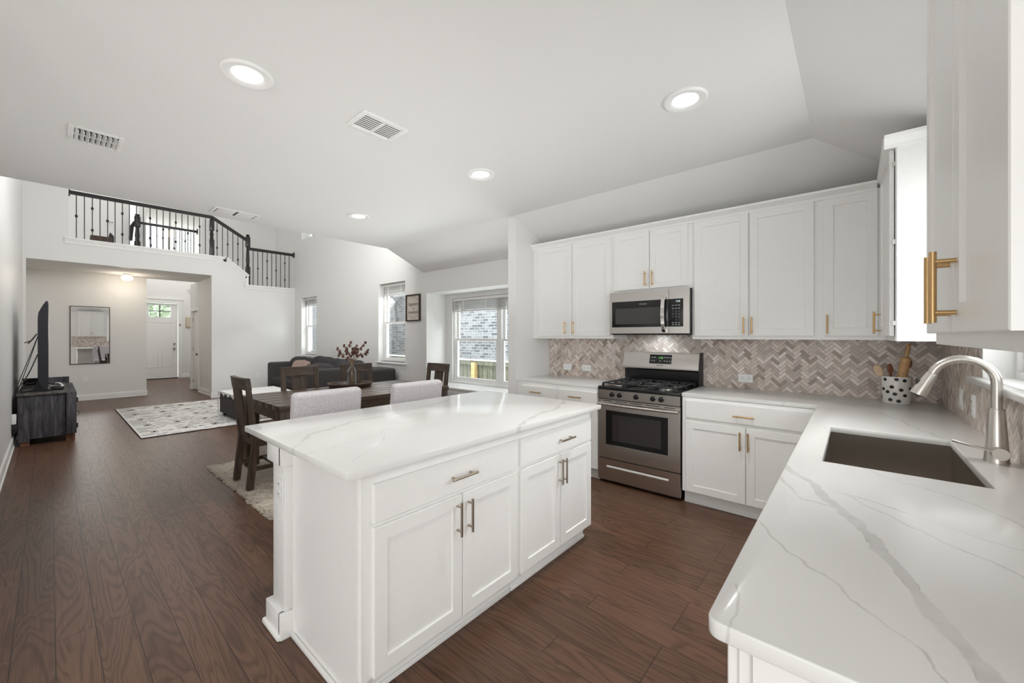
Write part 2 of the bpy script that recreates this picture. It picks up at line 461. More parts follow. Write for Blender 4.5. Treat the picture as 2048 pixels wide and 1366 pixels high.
    def pillow(self, cx, cy, cz, w, d, h, m=0, M=None, n=12, p=3.0, wob=0.0, seed=0):
        # a soft cushion: superellipsoid with gentle dents
        rnd = random.Random(seed)
        ph = [rnd.uniform(0, 6.28) for _ in range(6)]
        q = bmesh.new()
        bmesh.ops.create_cube(q, size=2.0)
        bmesh.ops.subdivide_edges(q, edges=list(q.edges), cuts=n - 1, use_grid_fill=True)
        for v in q.verts:
            x, y, z = v.co
            l = (abs(x) ** p + abs(y) ** p + abs(z) ** p) ** (1 / p)
            x, y, z = x / l, y / l, z / l
            k = 1 + wob * (math.sin(3.1 * x + ph[0]) * math.sin(4.2 * y + ph[1]) + 0.6 * math.sin(7 * x + ph[2]) * math.sin(5 * z + ph[3]))
            v.co = (cx + x * w / 2 * (1 + (k - 1) * .4), cy + y * d / 2 * (1 + (k - 1) * .4), cz + z * h / 2 * k)
        return self.bm(q, m, M)
    def build(self, name, mats, parent=None, angle=38, bevel=0):
        me = bpy.data.meshes.new(name)
        o = bpy.data.objects.new(name, me)
        if parent is None:
            xs = [p[0] for p in self.v]; ys = [p[1] for p in self.v]; zs = [p[2] for p in self.v]
            org = Vector(((min(xs) + max(xs)) / 2, (min(ys) + max(ys)) / 2, min(zs)))
            o.location = org
        else:
            org = ORG[parent.name]
        ORG[o.name] = org
        me.from_pydata([tuple(Vector(p) - org) for p in self.v], [], self.f)
        if not isinstance(mats, (list, tuple)): mats = [mats]
        for q in mats: me.materials.append(MT[q] if isinstance(q, str) else q)
        me.polygons.foreach_set('material_index', self.m)
        b = bmesh.new(); b.from_mesh(me)
        bmesh.ops.recalc_face_normals(b, faces=b.faces)
        b.to_mesh(me); b.free()
        me.polygons.foreach_set('use_smooth', [True] * len(me.polygons))
        try: me.set_sharp_from_angle(angle=R(angle))
        except Exception: pass
        me.update()
        COL.objects.link(o)
        if parent is not None: o.parent = parent
        return o

def tag(o, label, cat, group=None):
    o['label'] = label; o['category'] = cat
    if group: o['group'] = group
    return o
def thing(name, label, cat, loc=(0, 0, 0), rz=0.0, group=None):
    o = bpy.data.objects.new(name, None)
    o.empty_display_size = 0.1
    COL.objects.link(o)
    o.location = loc
    o.rotation_euler = (0, 0, rz)
    ORG[o.name] = Vector(loc)
    return tag(o, label, cat, group)
def struct(o):
    o['kind'] = 'structure'
    return o
def sthing(name, loc=(0, 0, 0)):
    o = bpy.data.objects.new(name, None)
    COL.objects.link(o); o.location = loc; ORG[o.name] = Vector(loc)
    o['kind'] = 'structure'
    return o
def dup(root, loc, rz=0.0, label=None, group=None):
    r = root.copy(); COL.objects.link(r); r.location = loc; r.rotation_euler = (0, 0, rz)
    if label: r['label'] = label
    if group: r['group'] = group
    for ch in list(root.children):
        c = ch.copy(); COL.objects.link(c); c.parent = r
        for g in list(ch.children):
            d = g.copy(); COL.objects.link(d); d.parent = c
    return r
def P(name, mb, mat, root, label=None, angle=38):
    o = mb.build(name, mat, root, angle)
    if label: o['label'] = label
    return o
def T(name, mb, mat, label, cat, group=None, angle=38):
    return tag(mb.build(name, mat, None, angle), label, cat, group)
def text_mb(s, size, fn, depth=0.0015, shear=0.0, align='CENTER', m=0, mb=None):
    cu = bpy.data.curves.new('lettering', 'FONT')
    cu.body = s; cu.size = size; cu.align_x = align; cu.align_y = 'CENTER'; cu.extrude = depth / 2; cu.shear = shear
    cu.resolution_u = 3
    o = bpy.data.objects.new('lettering', cu)
    COL.objects.link(o)
    dg = bpy.context.evaluated_depsgraph_get()
    me = bpy.data.meshes.new_from_object(o.evaluated_get(dg))
    mb = mb or MB()
    mb.add([fn(v.co.x, v.co.y, v.co.z + depth / 2) for v in me.vertices], [tuple(p.vertices) for p in me.polygons], m)
    bpy.data.objects.remove(o); bpy.data.curves.remove(cu); bpy.data.meshes.remove(me)
    return mb
# plane maps: (u along the width, v up, w outwards)
def onY(y, s=-1): return lambda u, v, w: (u, y + s * w, v)         # faces -y for s=-1
def onX(x, s=1): return lambda u, v, w: (x + s * w, u, v)          # faces +x for s=+1
SHAKER = [(0, 0), (0, 0.017), (0.002, 0.019), (0.056, 0.019), (0.0585, 0.0105)]
SLAB = [(0, 0), (0, 0.016), (0.003, 0.019)]
def bar_handle(fn, u, v, L, vert, w0=0.019, r=0.0058, posts=None, out=0.032):
    mb = MB()
    h = L / 2; k = posts if posts else L * 0.36
    if vert:
        mb.cyl(fn(u, v - h, w0 + out), fn(u, v + h, w0 + out), r, n=14)
        for s in (-k, k): mb.cyl(fn(u, v + s, w0), fn(u, v + s, w0 + out), r * .82, n=10)
    else:
        mb.cyl(fn(u - h, v, w0 + out), fn(u + h, v, w0 + out), r, n=14)
        for s in (-k, k): mb.cyl(fn(u + s, v, w0), fn(u + s, v, w0 + out), r * .82, n=10)
    return mb
def slab_cells(xs, ys, keep, z0, z1, bev=0.003, corner=None):
    q = bmesh.new(); vd = {}
    def V(i, j, z):
        k = (i, j, z)
        if k not in vd: vd[k] = q.verts.new((xs[i], ys[j], z))
        return vd[k]
    for i in range(len(xs) - 1):
        for j in range(len(ys) - 1):
            if not keep(i, j): continue
            q.faces.new([V(i, j, z1), V(i + 1, j, z1), V(i + 1, j + 1, z1), V(i, j + 1, z1)])
            q.faces.new([V(i, j, z0), V(i, j + 1, z0), V(i + 1, j + 1, z0), V(i + 1, j, z0)])
            for (di, dj, a, b) in ((-1, 0, (i, j + 1), (i, j)), (1, 0, (i + 1, j), (i + 1, j + 1)), (0, -1, (i, j), (i + 1, j)), (0, 1, (i + 1, j + 1), (i, j + 1))):
                ii, jj = i + di, j + dj
                ok = 0 <= ii < len(xs) - 1 and 0 <= jj < len(ys) - 1 and keep(ii, jj)
                if not ok: q.faces.new([V(*a, z0), V(*b, z0), V(*b, z1), V(*a, z1)])
    bmesh.ops.recalc_face_normals(q, faces=q.faces)
    if corner:
        ce = [e for e in q.edges if all(abs(v.co.x - corner[0]) < 1e-4 and abs(v.co.y - corner[1]) < 1e-4 for v in e.verts)]
        bmesh.ops.bevel(q, geom=ce, offset=corner[2], segments=5, affect='EDGES', profile=0.5)
    if bev:
        es = [e for e in q.edges if len(e.link_faces) == 2 and e.calc_face_angle(0) > R(60)]
        bmesh.ops.bevel(q, geom=es, offset=bev, segments=2, affect='EDGES', profile=0.5)
    return q
def clip(poly, x0, x1, y0, y1):
    for (ax, lim, sg) in ((0, x0, 1), (0, x1, -1), (1, y0, 1), (1, y1, -1)):
        out = []
        for i in range(len(poly)):
            a, b = poly[i], poly[(i + 1) % len(poly)]
            da, db = sg * (a[ax] - lim), sg * (b[ax] - lim)
            if da >= 0: out.append(a)
            if (da >= 0) != (db >= 0):
                t = da / (da - db)
                out.append((a[0] + (b[0] - a[0]) * t, a[1] + (b[1] - a[1]) * t))
        poly = out
        if len(poly) < 3: return []
    return poly
def herringbone(rects, fn, W=0.0245, n=3, gap=0.0011, seed=3):
    rnd = random.Random(seed)
    mb = MB()
    L = n * W; c = math.sqrt(0.5)
    for (x0, x1, y0, y1) in rects:
        mb.add([fn(x0, y0, 0.004), fn(x1, y0, 0.004), fn(x1, y1, 0.004), fn(x0, y1, 0.004), fn(x0, y0, 0), fn(x1, y0, 0), fn(x1, y1, 0), fn(x0, y1, 0)],
               [(0, 1, 2, 3), (4, 7, 6, 5), (0, 4, 5, 1), (1, 5, 6, 2), (2, 6, 7, 3), (3, 7, 4, 0)], 7)
    X0 = min(r[0] for r in rects) - .1; X1 = max(r[1] for r in rects) + .1; Y0 = min(r[2] for r in rects) - .1; Y1 = max(r[3] for r in rects) + .1
    span = max(X1 - X0, Y1 - Y0) * 1.5
    ka = int(span / W) + 4; kb = int(span / L) + 4
    cx, cy = (X0 + X1) / 2, (Y0 + Y1) / 2
    for a in range(-ka, ka):
        for b in range(-kb, kb):
            ox, oy = a * W + b * L, -a * W + b * L
            for (px, py, w, h) in ((ox, oy, L, W), (ox + L, oy, W, L)):
                q = [(px + gap, py + gap), (px + w - gap, py + gap), (px + w - gap, py + h - gap), (px + gap, py + h - gap)]
                q = [(cx - (x + y) * c, cy + (x - y) * c) for (x, y) in q]
                if max(p[0] for p in q) < X0 or min(p[0] for p in q) > X1 or max(p[1] for p in q) < Y0 or min(p[1] for p in q) > Y1: continue
                mi = rnd.choice((0, 0, 1, 1, 2, 2, 3, 4, 5, 5, 6, 6))
                for r in rects:
                    k = clip(q, *r)
                    if len(k) < 3: continue
                    m = len(k)
                    mb.add([fn(x, y, 0.004) for x, y in k] + [fn(x, y, 0.0065) for x, y in k],
                           [tuple(range(m, 2 * m))] + [(i, (i + 1) % m, m + (i + 1) % m, m + i) for i in range(m)], mi)
    return mb

# ------------------------------------------------------------------ the setting
YW = 4.085; XW = 0.476; X1 = -10.85; XE = -5.47; YL = -0.31; CZ = 2.743; TOP = 5.5
MXZ = Matrix(((1, 0, 0, 0), (0, 0, -1, 0), (0, 1, 0, 0), (0, 0, 0, 1)))      # (x, z, -y) cells -> wall on a y plane
MYZ = Matrix(((0, 0, 1, 0), (1, 0, 0, 0), (0, 1, 0, 0), (0, 0, 0, 1)))       # (y, z, x) cells -> wall on an x plane
def hole_wall(u0, u1, v0, v1, holes, c0, c1, M, mb=None):
    us = sorted({u0, u1} | {h[0] for h in holes} | {h[1] for h in holes})
    vs = sorted({v0, v1} | {h[2] for h in holes} | {h[3] for h in holes})
    us = [u for u in us if u0 <= u <= u1]; vs = [v for v in vs if v0 <= v <= v1]
    def keep(i, j):
        a, b = (us[i] + us[i + 1]) / 2, (vs[j] + vs[j + 1]) / 2
        return not any(h[0] < a < h[1] and h[2] < b < h[3] for h in holes)
    return (mb or MB()).bm(slab_cells(us, vs, keep, c0, c1, 0), 0, M)

struct(MB().box(-17.4, 2.8, -4.7, 4.7, -0.1, 0).build('floor', 'floor'))
# window and range wall
wb = hole_wall(-12.32, XE + .07, 0, TOP, [(-10.43, -9.56, .93, 2.33), (-10.43, -9.56, 3.78, 5.1), (-6.87, -6.0, .91, 2.37)], -YW - .15, -YW, MXZ)
hole_wall(XE + .07, XW + .13, 0, 2.86, [(-5.39, -3.007, .56, 2.10)], -YW - .15, -YW, MXZ, wb)
struct(wb.build('wall_back', 'wall'))
# bay recess with the window seat
by = MB()
by.box(-5.54, -5.39, YW + .15, 4.66, .45, 2.25).box(-3.007, -2.86, YW + .15, 4.66, .45, 2.25)
by.box(-5.39, -3.007, YW + .15, 4.66, 2.10, 2.25).box(-5.39, -3.007, YW + .15, 4.66, .40, .56)
hole_wall(-5.39, -3.007, .56, 2.10, [(-5.235, -3.11, .62, 2.03)], -4.66, -4.51, MXZ, by)
struct(by.build('wall_bay', 'wall'))
# left wall
struct(MB().box(-12.67, XE + .07, YL - .15, YL, 0, TOP).box(XE + .07, -2.3, YL - .15, YL, 0, CZ + .1).build('wall_left', 'satin_wall'))
# far wall with the wide opening and the stepped balcony edge
struct(MB().prism([(YL, 0), (-.272, 0), (-.272, CZ), (2.35, CZ), (2.35, 0), (YW, 0), (YW, 2.57), (3.06, 2.57), (3.06, 2.795), (2.60, 3.155), (.22, 3.155), (.22, TOP), (YL, TOP)], X1 - .13, X1, 'x').build('wall_far', 'wall'))
struct(MB().box(-12.67, -12.55, YL, 1.473, 0, CZ).build('wall_alcove', 'wall'))
struct(MB().box(-17, -12.67, 1.353, 1.473, 0, TOP).box(-12.67, -12.55, 1.353, 1.473, CZ, 3.0).build('wall_hall', 'wall'))
struct(hole_wall(-13.3, X1 - .13, 0, CZ, [(-13.12, -12.41, 0, 2.03)], -2.54, -2.42, MXZ).build('wall_closet', 'wall'))
struct(hole_wall(1.353, 4.6, 0, TOP, [(1.86, 2.78, 0, 2.46), (1.90, 2.46, 4.18, 5.08), (2.62, 3.22, 4.18, 5.08)], -17.13, -17, MYZ).build('wall_foyer', 'wall'))
struct(MB().box(-17, -12.2, 4.2, 4.35, 0, TOP).build('wall_foyer_side', 'wall'))
struct(MB().box(-12.6, X1 - .13, YL, 2.42, CZ, 3.05).build('floor_upper', 'ceiling'))
struct(MB().box(-12.2, X1 - .13, 2.54, YW, 2.40, 2.50).build('floor_landing', 'ceiling'))
struct(MB().box(-13.0, -12.88, YL, 1.22, 3.05, TOP).build('wall_upstairs', 'wall'))
struct(MB().box(-12.32, -12.2, 2.43, YW + .1, 2.50, TOP).build('wall_landing', 'wall'))
# sink wall and the breakfast side behind the camera
struct(hole_wall(.45, YW, 0, 2.6, [(1.69, 2.95, 1.19, 2.30)], XW, XW + .13, MYZ).build('wall_right', 'wall'))
struct(MB().box(XW, 2.7, .45, .57, 0, CZ).build('wall_passage', 'wall'))
struct(MB().box(2.6, 2.7, -4.6, .45, 0, CZ).build('wall_pantry', 'wall'))
struct(MB().box(-2.45, -2.3, -4.6, YL, 0, CZ).build('wall_breakfast', 'wall'))
struct(hole_wall(-2.3, 2.6, 0, CZ, [(-1.2, 2.1, .3, 2.4)], 4.5, 4.6, MXZ).build('wall_patio', 'wall'))
# partition at the end of the cabinets
struct(MB().prism([(3.43, 0), (YW, 0), (YW, 2.45), (3.43, 2.731)], -3.007, -2.892, 'x').build('wall_partition', 'wall'))
# ceilings
def wedge(q, t):
    vs = q + [(x, y, z + t) for x, y, z in q]
    return vs, [(0, 1, 2, 3), (7, 6, 5, 4), (0, 4, 5, 1), (1, 5, 6, 2), (2, 6, 7, 3), (3, 7, 4, 0)]
cm = MB()
cm.box(XE, -.21, -4.6, 3.40, CZ, CZ + .15)
cm.add(*wedge([(XE, 3.40, CZ), (-.21, 3.40, CZ), (XW, YW, 2.45), (XE, YW, 2.45)], .15))
cm.add(*wedge([(-.21, .45, CZ), (XW, .45, 2.45), (XW, YW, 2.45), (-.21, 3.40, CZ)], .15))
cm.box(-.21, 2.7, -4.6, .45, CZ, CZ + .15)
struct(cm.build('ceiling', 'ceiling'))
struct(MB().prism([(YL, CZ + .06), (3.40, CZ + .06), (YW, 2.52), (YW, TOP), (YL, TOP)], XE + .002, XE + .07, 'x').build('wall_upper', 'wall'))
struct(MB().box(-17.13, XE + .07, YL - .15, 4.35, TOP, TOP + .1).build('ceiling_living', 'ceiling'))

# baseboards
def base(name, poly_pts, faces):
    mb = MB()
    for (x0, x1, y0, y1, ax) in faces:
        mb.box(x0, x1, y0, y1, 0, .125, 0, .004)
        if ax == '+y': mb.box(x0, x1, y0, y1 + .010, 0, .022, 0, .006)
        if ax == '+x': mb.box(x0, x1 + .010, y0, y1, 0, .022, 0, .006)
        if ax == '-y': mb.box(x0, x1, y0 - .010, y1, 0, .022, 0, .006)
    return struct(mb.build(name, 'trim'))
base('baseboard_left', None, [(-12.55, -2.3, YL, YL + .014, '+y')])
base('baseboard_alcove', None, [(-12.55, -12.536, YL + .014, 1.487, '+x')])
base('baseboard_far', None, [(X1, X1 + .014, 2.336, 3.2, '+x'), (-12.34, X1, 2.406, 2.42, '-y'), (-13.3, -13.19, 2.406, 2.42, '-y')])
base('baseboard_foyer', None, [(-17, -16.986, 2.86, 4.2, '+x')])

# balcony ledge cap
lc = MB()
def ledge(p, q):
    (y0, z0), (y1, z1) = p, q
    dy, dz = y1 - y0, z1 - z0; L = math.hypot(dy, dz); ny, nz = -dz / L, dy / L
    for (t0, t1, o0, o1) in ((0, .028, .06, .03), (-.03, 0, .035, .0), (-.075, -.03, .016, 0)):
        lc.prism([(y0 + ny * t0, z0 + nz * t0), (y1 + ny * t0, z1 + nz * t0), (y1 + ny * t1, z1 + nz * t1), (y0 + ny * t1, z0 + nz * t1)], X1 - .13 if o1 else X1, X1 + o0, 'x')
ledge((.17, 3.155), (2.62, 3.155)); ledge((2.60, 3.165), (3.05, 2.80)); ledge((2.98, 2.57), (YW, 2.57))
lc.box(X1, X1 + .016, 3.0, 3.06, 2.60, 2.80)
struct(lc.build('trim_1', 'trim'))

# ------------------------------------------------------------------ windows
def dh_window(name, fn, u0, u1, v0, v1, units=1, sill=None, rail=None):
    fr = MB()
    for (a, b, c, d) in ((u0, u0 + .035, v0, v1), (u1 - .035, u1, v0, v1), (u0 + .035, u1 - .035, v0, v0 + .035), (u0 + .035, u1 - .035, v1 - .035, v1)):
        fbox(fr, fn, a, b, c, d, -.09, 0)
    w = (u1 - u0) / units
    for k in range(1, units): fbox(fr, fn, u0 + k * w - .045, u0 + k * w + .045, v0 + .035, v1 - .035, -.09, .004)
    root = struct(fr.build(name, 'trim'))
    mid = rail if rail else (v0 + v1) / 2
    for k in range(units):
        a = u0 + k * w + (.035 if k == 0 else .045); b = u0 + (k + 1) * w - (.035 if k == units - 1 else .045)
        for (lo, hi, d) in ((mid - .015, v1 - .035, -.065), (v0 + .035, mid + .02, -.03)):
            sb = MB()
            for (p, q, r, s) in ((a, a + .038, lo, hi), (b - .038, b, lo, hi), (a + .038, b - .038, lo, lo + .038), (a + .038, b - .038, hi - .035, hi)):
                fbox(sb, fn, p, q, r, s, d - .015, d + .015)
            so = P('sash', sb, 'trim', root)
            pb = MB(); fbox(pb, fn, a + .036, b - .036, lo + .036, hi - .033, d - .003, d + .003)
            P('pane', pb, 'glass', so)
    if sill:
        sb = MB()
        fbox(sb, fn, u0 - .05, u1 + .05, v0 - .03, v0, -.02, sill, .004)
        fbox(sb, fn, u0 - .02, u1 + .02, v0 - .11, v0 - .03, sill - .05, sill - .034)
        P('sill', sb, 'trim', root)
    return root
def fbox(mb, fn, u0, u1, v0, v1, w0, w1, b=0.0):
    p, q = fn(u0, v0, w0), fn(u1, v1, w1)
    mb.box(min(p[0], q[0]), max(p[0], q[0]), min(p[1], q[1]), max(p[1], q[1]), min(p[2], q[2]), max(p[2], q[2]), 0, b)
    return mb
dh_window('window_1', onY(YW + .11), -10.43, -9.56, .93, 2.33, 1, .15)
dh_window('window_2', onY(YW + .11), -6.87, -6.0, .91, 2.37, 1, .15)
dh_window('window_3', onY(4.51 + .04), -5.235, -3.11, .62, 2.03, 2)
dh_window('window_4', onX(XW + .10, -1), 1.69, 2.95, 1.19, 2.30, 2)
dh_window('window_5', onY(YW + .11), -10.43, -9.56, 3.78, 5.1, 1)
dh_window('window_6', onX(-17.07, 1), 1.90, 2.46, 4.18, 5.08, 1)
dh_window('window_7', onX(-17.07, 1), 2.62, 3.22, 4.18, 5.08, 1)
# window seat board, moulded front under it, and the quartz sill of the sink window
sb = MB().box(-5.45, -2.99, 4.055, 4.50, .56, .592, 0, .006).box(-5.42, -3.01, 4.07, YW, .50, .56).box(-5.40, -3.01, 4.075, YW, .47, .50)
struct(sb.build('trim_2', 'trim'))

def blind(fn, u0, u1, vtop, drop, label, nsl):
    t = thing('window_blind', label, 'window blind', fn((u0 + u1) / 2, vtop - drop, .0), 0)
    P('headrail', fbox(MB(), fn, u0, u1, vtop - .045, vtop, -.055, 0, .003), 'trim', t)
    s = MB()
    z = vtop - .05
    step = (drop - .075) / nsl
    for k in range(nsl):
        fbox(s, fn, u0 + .004, u1 - .004, z - k * step - step * .5, z - k * step, -.052, -.004)
    P('slats', s, 'blind', t)
    P('bottom_rail', fbox(MB(), fn, u0 + .003, u1 - .003, vtop - drop, vtop - drop + .02, -.05, -.006, .003), 'blind', t)
    n = 2 if u1 - u0 < 1 else 4
    for k in range(n):
        u = u0 + (u1 - u0) * (k + .5) / n
        P('ladder_tape', fbox(MB(), fn, u - .008, u + .008, vtop - drop, vtop - .04, -.003, -.001), 'trim', t)
    w = MB().tube([fn(u0 + .06, vtop - .04, .006), fn(u0 + .06, vtop - .25, .012), fn(u0 + .055, vtop - .72, .01)], .004, 6)
    P('tilt_wand', w, 'white_plastic', t)
blind(onY(YW + .065), -10.42, -9.57, 2.325, .20, 'raised white slat blind on the narrow window in the corner above the sofa', 8)
blind(onY(YW + .065), -6.86, -6.01, 2.365, .22, 'raised white slat blind on the window beside the framed sign', 8)
blind(onY(4.51 + .005), -5.225, -3.12, 2.025, .225, 'wide raised white slat blind on the double bay window over the seat', 10)

# ------------------------------------------------------------------ doors
def door_front():
    d = MB().box(-17.075, -17.03, 1.875, 2.765, .02, 2.44)
    d = MB()
    hole_wall(1.875, 2.765, .03, 2.44, [(2.05, 2.59, 2.0, 2.385)], -17.075, -17.03, MYZ, d)
    f = onX(-17.03, 1)
    root = struct(d.build('door_1', 'trim'))
    p = MB()
    for (a, b) in ((1.99, 2.285), (2.36, 2.65)):
        for (u0, u1, v0, v1) in ((a, b, 1.825, 1.84), (a, b, .38, .395), (a, a + .015, .38, 1.84), (b - .015, b, .38, 1.84)):
            fbox(p, f, u0, u1, v0, v1, 0, .006, .002)
    P('panel_mould', p, 'trim', root)
    P('pane', MB().box(-17.06, -17.05, 2.05, 2.59, 2.0, 2.385), 'glass', root)
    mm = MB().box(-17.065, -17.025, 2.305, 2.33, 2.0, 2.385).box(-17.065, -17.025, 2.05, 2.59, 2.185, 2.205)
    P('muntin', mm, 'bronze', root)
    k = MB().cyl(f(2.68, .98, 0), f(2.68, .98, .02), .034).ball(f(2.68, .98, .055), .03, .03, .03).cyl(f(2.68, .98, .02), f(2.68, .98, .05), .012)
    P('door_knob', k, 'nickel', root)
    P('deadbolt', MB().cyl(f(2.68, 1.13, 0), f(2.68, 1.13, .025), .032), 'nickel', root)
    c = MB()
    g = onX(-17.0, 1)
    fbox(c, g, 1.77, 1.86, 0, 2.46, 0, .02); fbox(c, g, 2.78, 2.87, 0, 2.46, 0, .02); fbox(c, g, 1.77, 2.87, 2.46, 2.58, 0, .022); fbox(c, g, 1.74, 2.90, 2.58, 2.61, 0, .035)
    P('casing', c, 'trim', root)
    P('threshold', MB().box(-17.10, -16.97, 1.86, 2.78, 0, .025), 'bronze', root)
door_front()
def door_closet():
    f = onY(2.455)
    d = MB().rings(f, -13.115, -12.415, .015, 2.025, [(0, -.035), (0, 0), (.1, 0), (.1001, 0)])
    d = MB(); fbox(d, f, -13.115, -12.415, .015, 2.025, -.035, 0)
    root = struct(d.build('door_2', 'trim'))
    p = MB()
    for (v0, v1) in ((.12, .82), (1.0, 1.9)):
        p.rings(f, -12.99, -12.54, v0, v1, [(0, 0), (0.0, .004), (.012, .009), (.03, .003), (.06, .006)])
    P('panel', p, 'trim', root)
    k = MB().cyl(f(-12.49, .93, 0), f(-12.49, .93, .012), .03).cyl(f(-12.49, .93, .01), f(-12.49, .93, .04), .01).ball(f(-12.49, .93, .055), .026)
    P('door_knob', k, 'bronze', root)
    for v in (.22, 1.05, 1.82): P('hinge', fbox(MB(), f, -13.125, -13.10, v - .045, v + .045, -.002, .012), 'nickel', root)
    c = MB(); g = onY(2.42)
    fbox(c, g, -13.19, -13.12, 0, 2.04, 0, .018); fbox(c, g, -12.41, -12.34, 0, 2.04, 0, .018); fbox(c, g, -13.19, -12.34, 2.03, 2.11, 0, .02)
    P('casing', c, 'trim', root)
door_closet()
def door_up():
    f = onX(-12.88, 1)
    d = MB(); fbox(d, f, .33, 1.02, 3.06, 5.08, 0, .03)
    root = struct(d.build('door_3', 'trim'))
    P('door_handle', MB().cyl(f(.93, 3.98, .03), f(.93, 3.98, .08), .012).cyl(f(.93, 3.98, .075), f(.82, 3.98, .075), .010), 'nickel', root)
    c = MB(); fbox(c, f, .24, .33, 3.05, 5.1, 0, .02); fbox(c, f, 1.02, 1.10, 3.05, 5.1, 0, .02); fbox(c, f, .24, 1.10, 5.1, 5.2, 0, .02)
    P('casing', c, 'trim', root)
door_up()
# start of the stair in the foyer
st = MB()
st.prism([(-15.9, 0), (-14.2, 0), (-14.2, 1.5), (-14.35, 1.5), (-15.9, .24)], 2.88, 2.92, 'y')
struct(st.build('trim_4', 'trim'))
fs = MB()
for k in range(5): fs.box(-15.8 + .27 * k, -14.2, 2.92, 4.0, .18 * k, .18 * k + .18, 0, .01)
struct(fs.build('floor_stair', 'carpet'))
# column-like bracket under the stair well ceiling
struct(MB().box(-16.3, -15.2, 2.87, 2.98, 2.84, 2.90, 0, .005).box(-16.25, -15.25, 2.89, 2.98, 2.76, 2.84, 0, .005).build('trim_5', 'trim'))

# ------------------------------------------------------------------ kitchen: worktops
MT['quartz_sink'] = quartz('quartz_sink_run', [
    (.0135, .36, [(-.19, 1.76), (-.14, 1.67), (-.02, 1.40), (.07, 1.13), (.12, .95), (.15, .80), (.17, .70)]),
    (.0035, .45, [(-.20, 1.20), (-.07, 1.01), (.03, .91), (.08, .86), (.12, .70)]),
    (.006, .36, [(-.20, 1.62), (-.11, 1.43), (-.02, 1.41)]),
    (.003, .40, [(-.06, 1.58), (.12, 1.50), (.21, 1.43), (.40, 1.36)]),
    (.006, .34, [(.02, 1.90), (.27, 1.71), (.34, 1.50), (.48, 1.38)]),
    (.004, .40, [(-.02, 1.56), (.20, 1.30), (.40, 1.12)]),
    (.004, .5, [(-.17, .86), (-.15, .78), (-.16, .71)]), (.012, .3, [(-.14, .715), (-.09, .715)]),
    (.007, .38, [(-.02, 3.60), (.20, 3.14), (.24, 2.93), (.33, 2.69), (.46, 2.5)]),
    (.006, .32, [(-.9, 3.9), (-.3, 3.75), (.2, 3.6), (.46, 3.3)]), (.004, .3, [(-.15, 3.3), (.05, 3.0), (.3, 2.85)]),
    (.005, .34, [(-.18, 2.75), (-.10, 2.62)]), (.006, .25, [(-1.0, 3.6), (-.5, 3.52), (-.1, 3.3)])])
MT['quartz_island'] = quartz('quartz_island', [
    (.011, .30, [(-1.70, .60), (-1.98, .81), (-2.10, 1.08), (-2.14, 1.42), (-2.30, 2.0)]),
    (.0035, .36, [(-1.66, .66), (-1.71, .92), (-1.81, 1.13), (-1.91, 1.51)]),
    (.003, .34, [(-1.44, .74), (-1.60, .96), (-1.82, 1.12)]),
    (.012, .34, [(-1.33, 1.60), (-1.46, 1.91), (-1.47, 2.12), (-1.66, 2.62)]),
    (.0035, .34, [(-2.0, 1.83), (-1.80, 1.75), (-1.62, 1.67)]), (.003, .3, [(-2.2, .9), (-2.4, 1.3), (-2.45, 1.8)])])
MT['quartz_left'] = quartz('quartz_left', [(.008, .28, [(-2.8, 3.5), (-2.4, 3.7), (-1.9, 4.0)])])

xs = [-1.092, -.19, -.09, .335, XW]; ys = [.723, 1.918, 2.685, 3.45, YW]
def keep_l(i, j):
    if j == 3: return True
    if i == 0: return False
    return not (i == 2 and j == 1)
q = slab_cells(xs, ys, keep_l, .884, .914, .003, (-.19, .723, .022))
T('worktop', MB().bm(q), 'quartz_sink', 'long L-shaped white quartz worktop with grey veins around the sink', 'countertop', None, 50)
T('worktop', MB().box(-2.910, -1.865, 3.45, YW, .884, .914, 0, .003), 'quartz_left', 'short white quartz worktop left of the stove by the partition', 'countertop')
T('worktop', MB().box(-2.447, -1.326, .672, 2.492, .884, .914, 0, .003), 'quartz_island', 'white quartz island worktop with overhang towards the dining table', 'countertop')

# ------------------------------------------------------------------ cabinets
def unit(name, label, fn, u0, u1, v0, v1, depth, doors, drawers, hmat, toe=True, group=None, frame=True, hgl=.141):
    """fn maps (u, v, w): w = 0 at the face frame, fronts come out of it, the carcass goes back by depth"""
    a, b = fn((u0 + u1) / 2, 0, -depth / 2)[:2]
    t = thing(name, label, 'cabinet', (a, b, 0 if toe else v0), 0, group)
    c = MB()
    fbox(c, fn, u0, u1, v0, v1, -depth, 0)
    P('carcass', c, 'cabinet', t)
    if toe:
        k = MB(); fbox(k, fn, u0 + .002, u1 - .002, 0, v0 + .003, -depth, -.055); fbox(k, fn, u0 + .002, u1 - .002, 0, .02, -.055, -.042, .004)
        P('toe_kick', k, 'cabinet', t)
    for (p, q, r, s, hx, hz, vert) in drawers:
        d = P('drawer', MB().rings(fn, p, q, r, s, SLAB), 'cabinet', t)
        if hx is not None: P('handle', bar_handle(fn, hx, hz, hgl, vert), hmat, d)
    for (p, q, r, s, hx, hz) in doors:
        d = P('door', MB().rings(fn, p, q, r, s, SHAKER), 'cabinet', t)
        if hx is not None: P('handle', bar_handle(fn, hx, hz, hgl, True), hmat, d)
    return t
F = onY(3.755)
unit('wall_cabinet', 'white two-door wall cabinet left of the microwave next to the partition', F, -2.889, -1.862, 1.362, 2.42, .33,
     [(-2.809, -2.356, 1.39, 2.40, -2.427, 1.48), (-2.336, -1.889, 1.39, 2.40, -2.32, 1.48)], [], 'gold', False)
unit('wall_cabinet', 'short white two-door wall cabinet directly above the microwave', F, -1.862, -1.096, 1.822, 2.42, .33,
     [(-1.845, -1.484, 1.845, 2.40, -1.517, 1.94), (-1.478, -1.131, 1.845, 2.40, -1.447, 1.94)], [], 'gold', False)
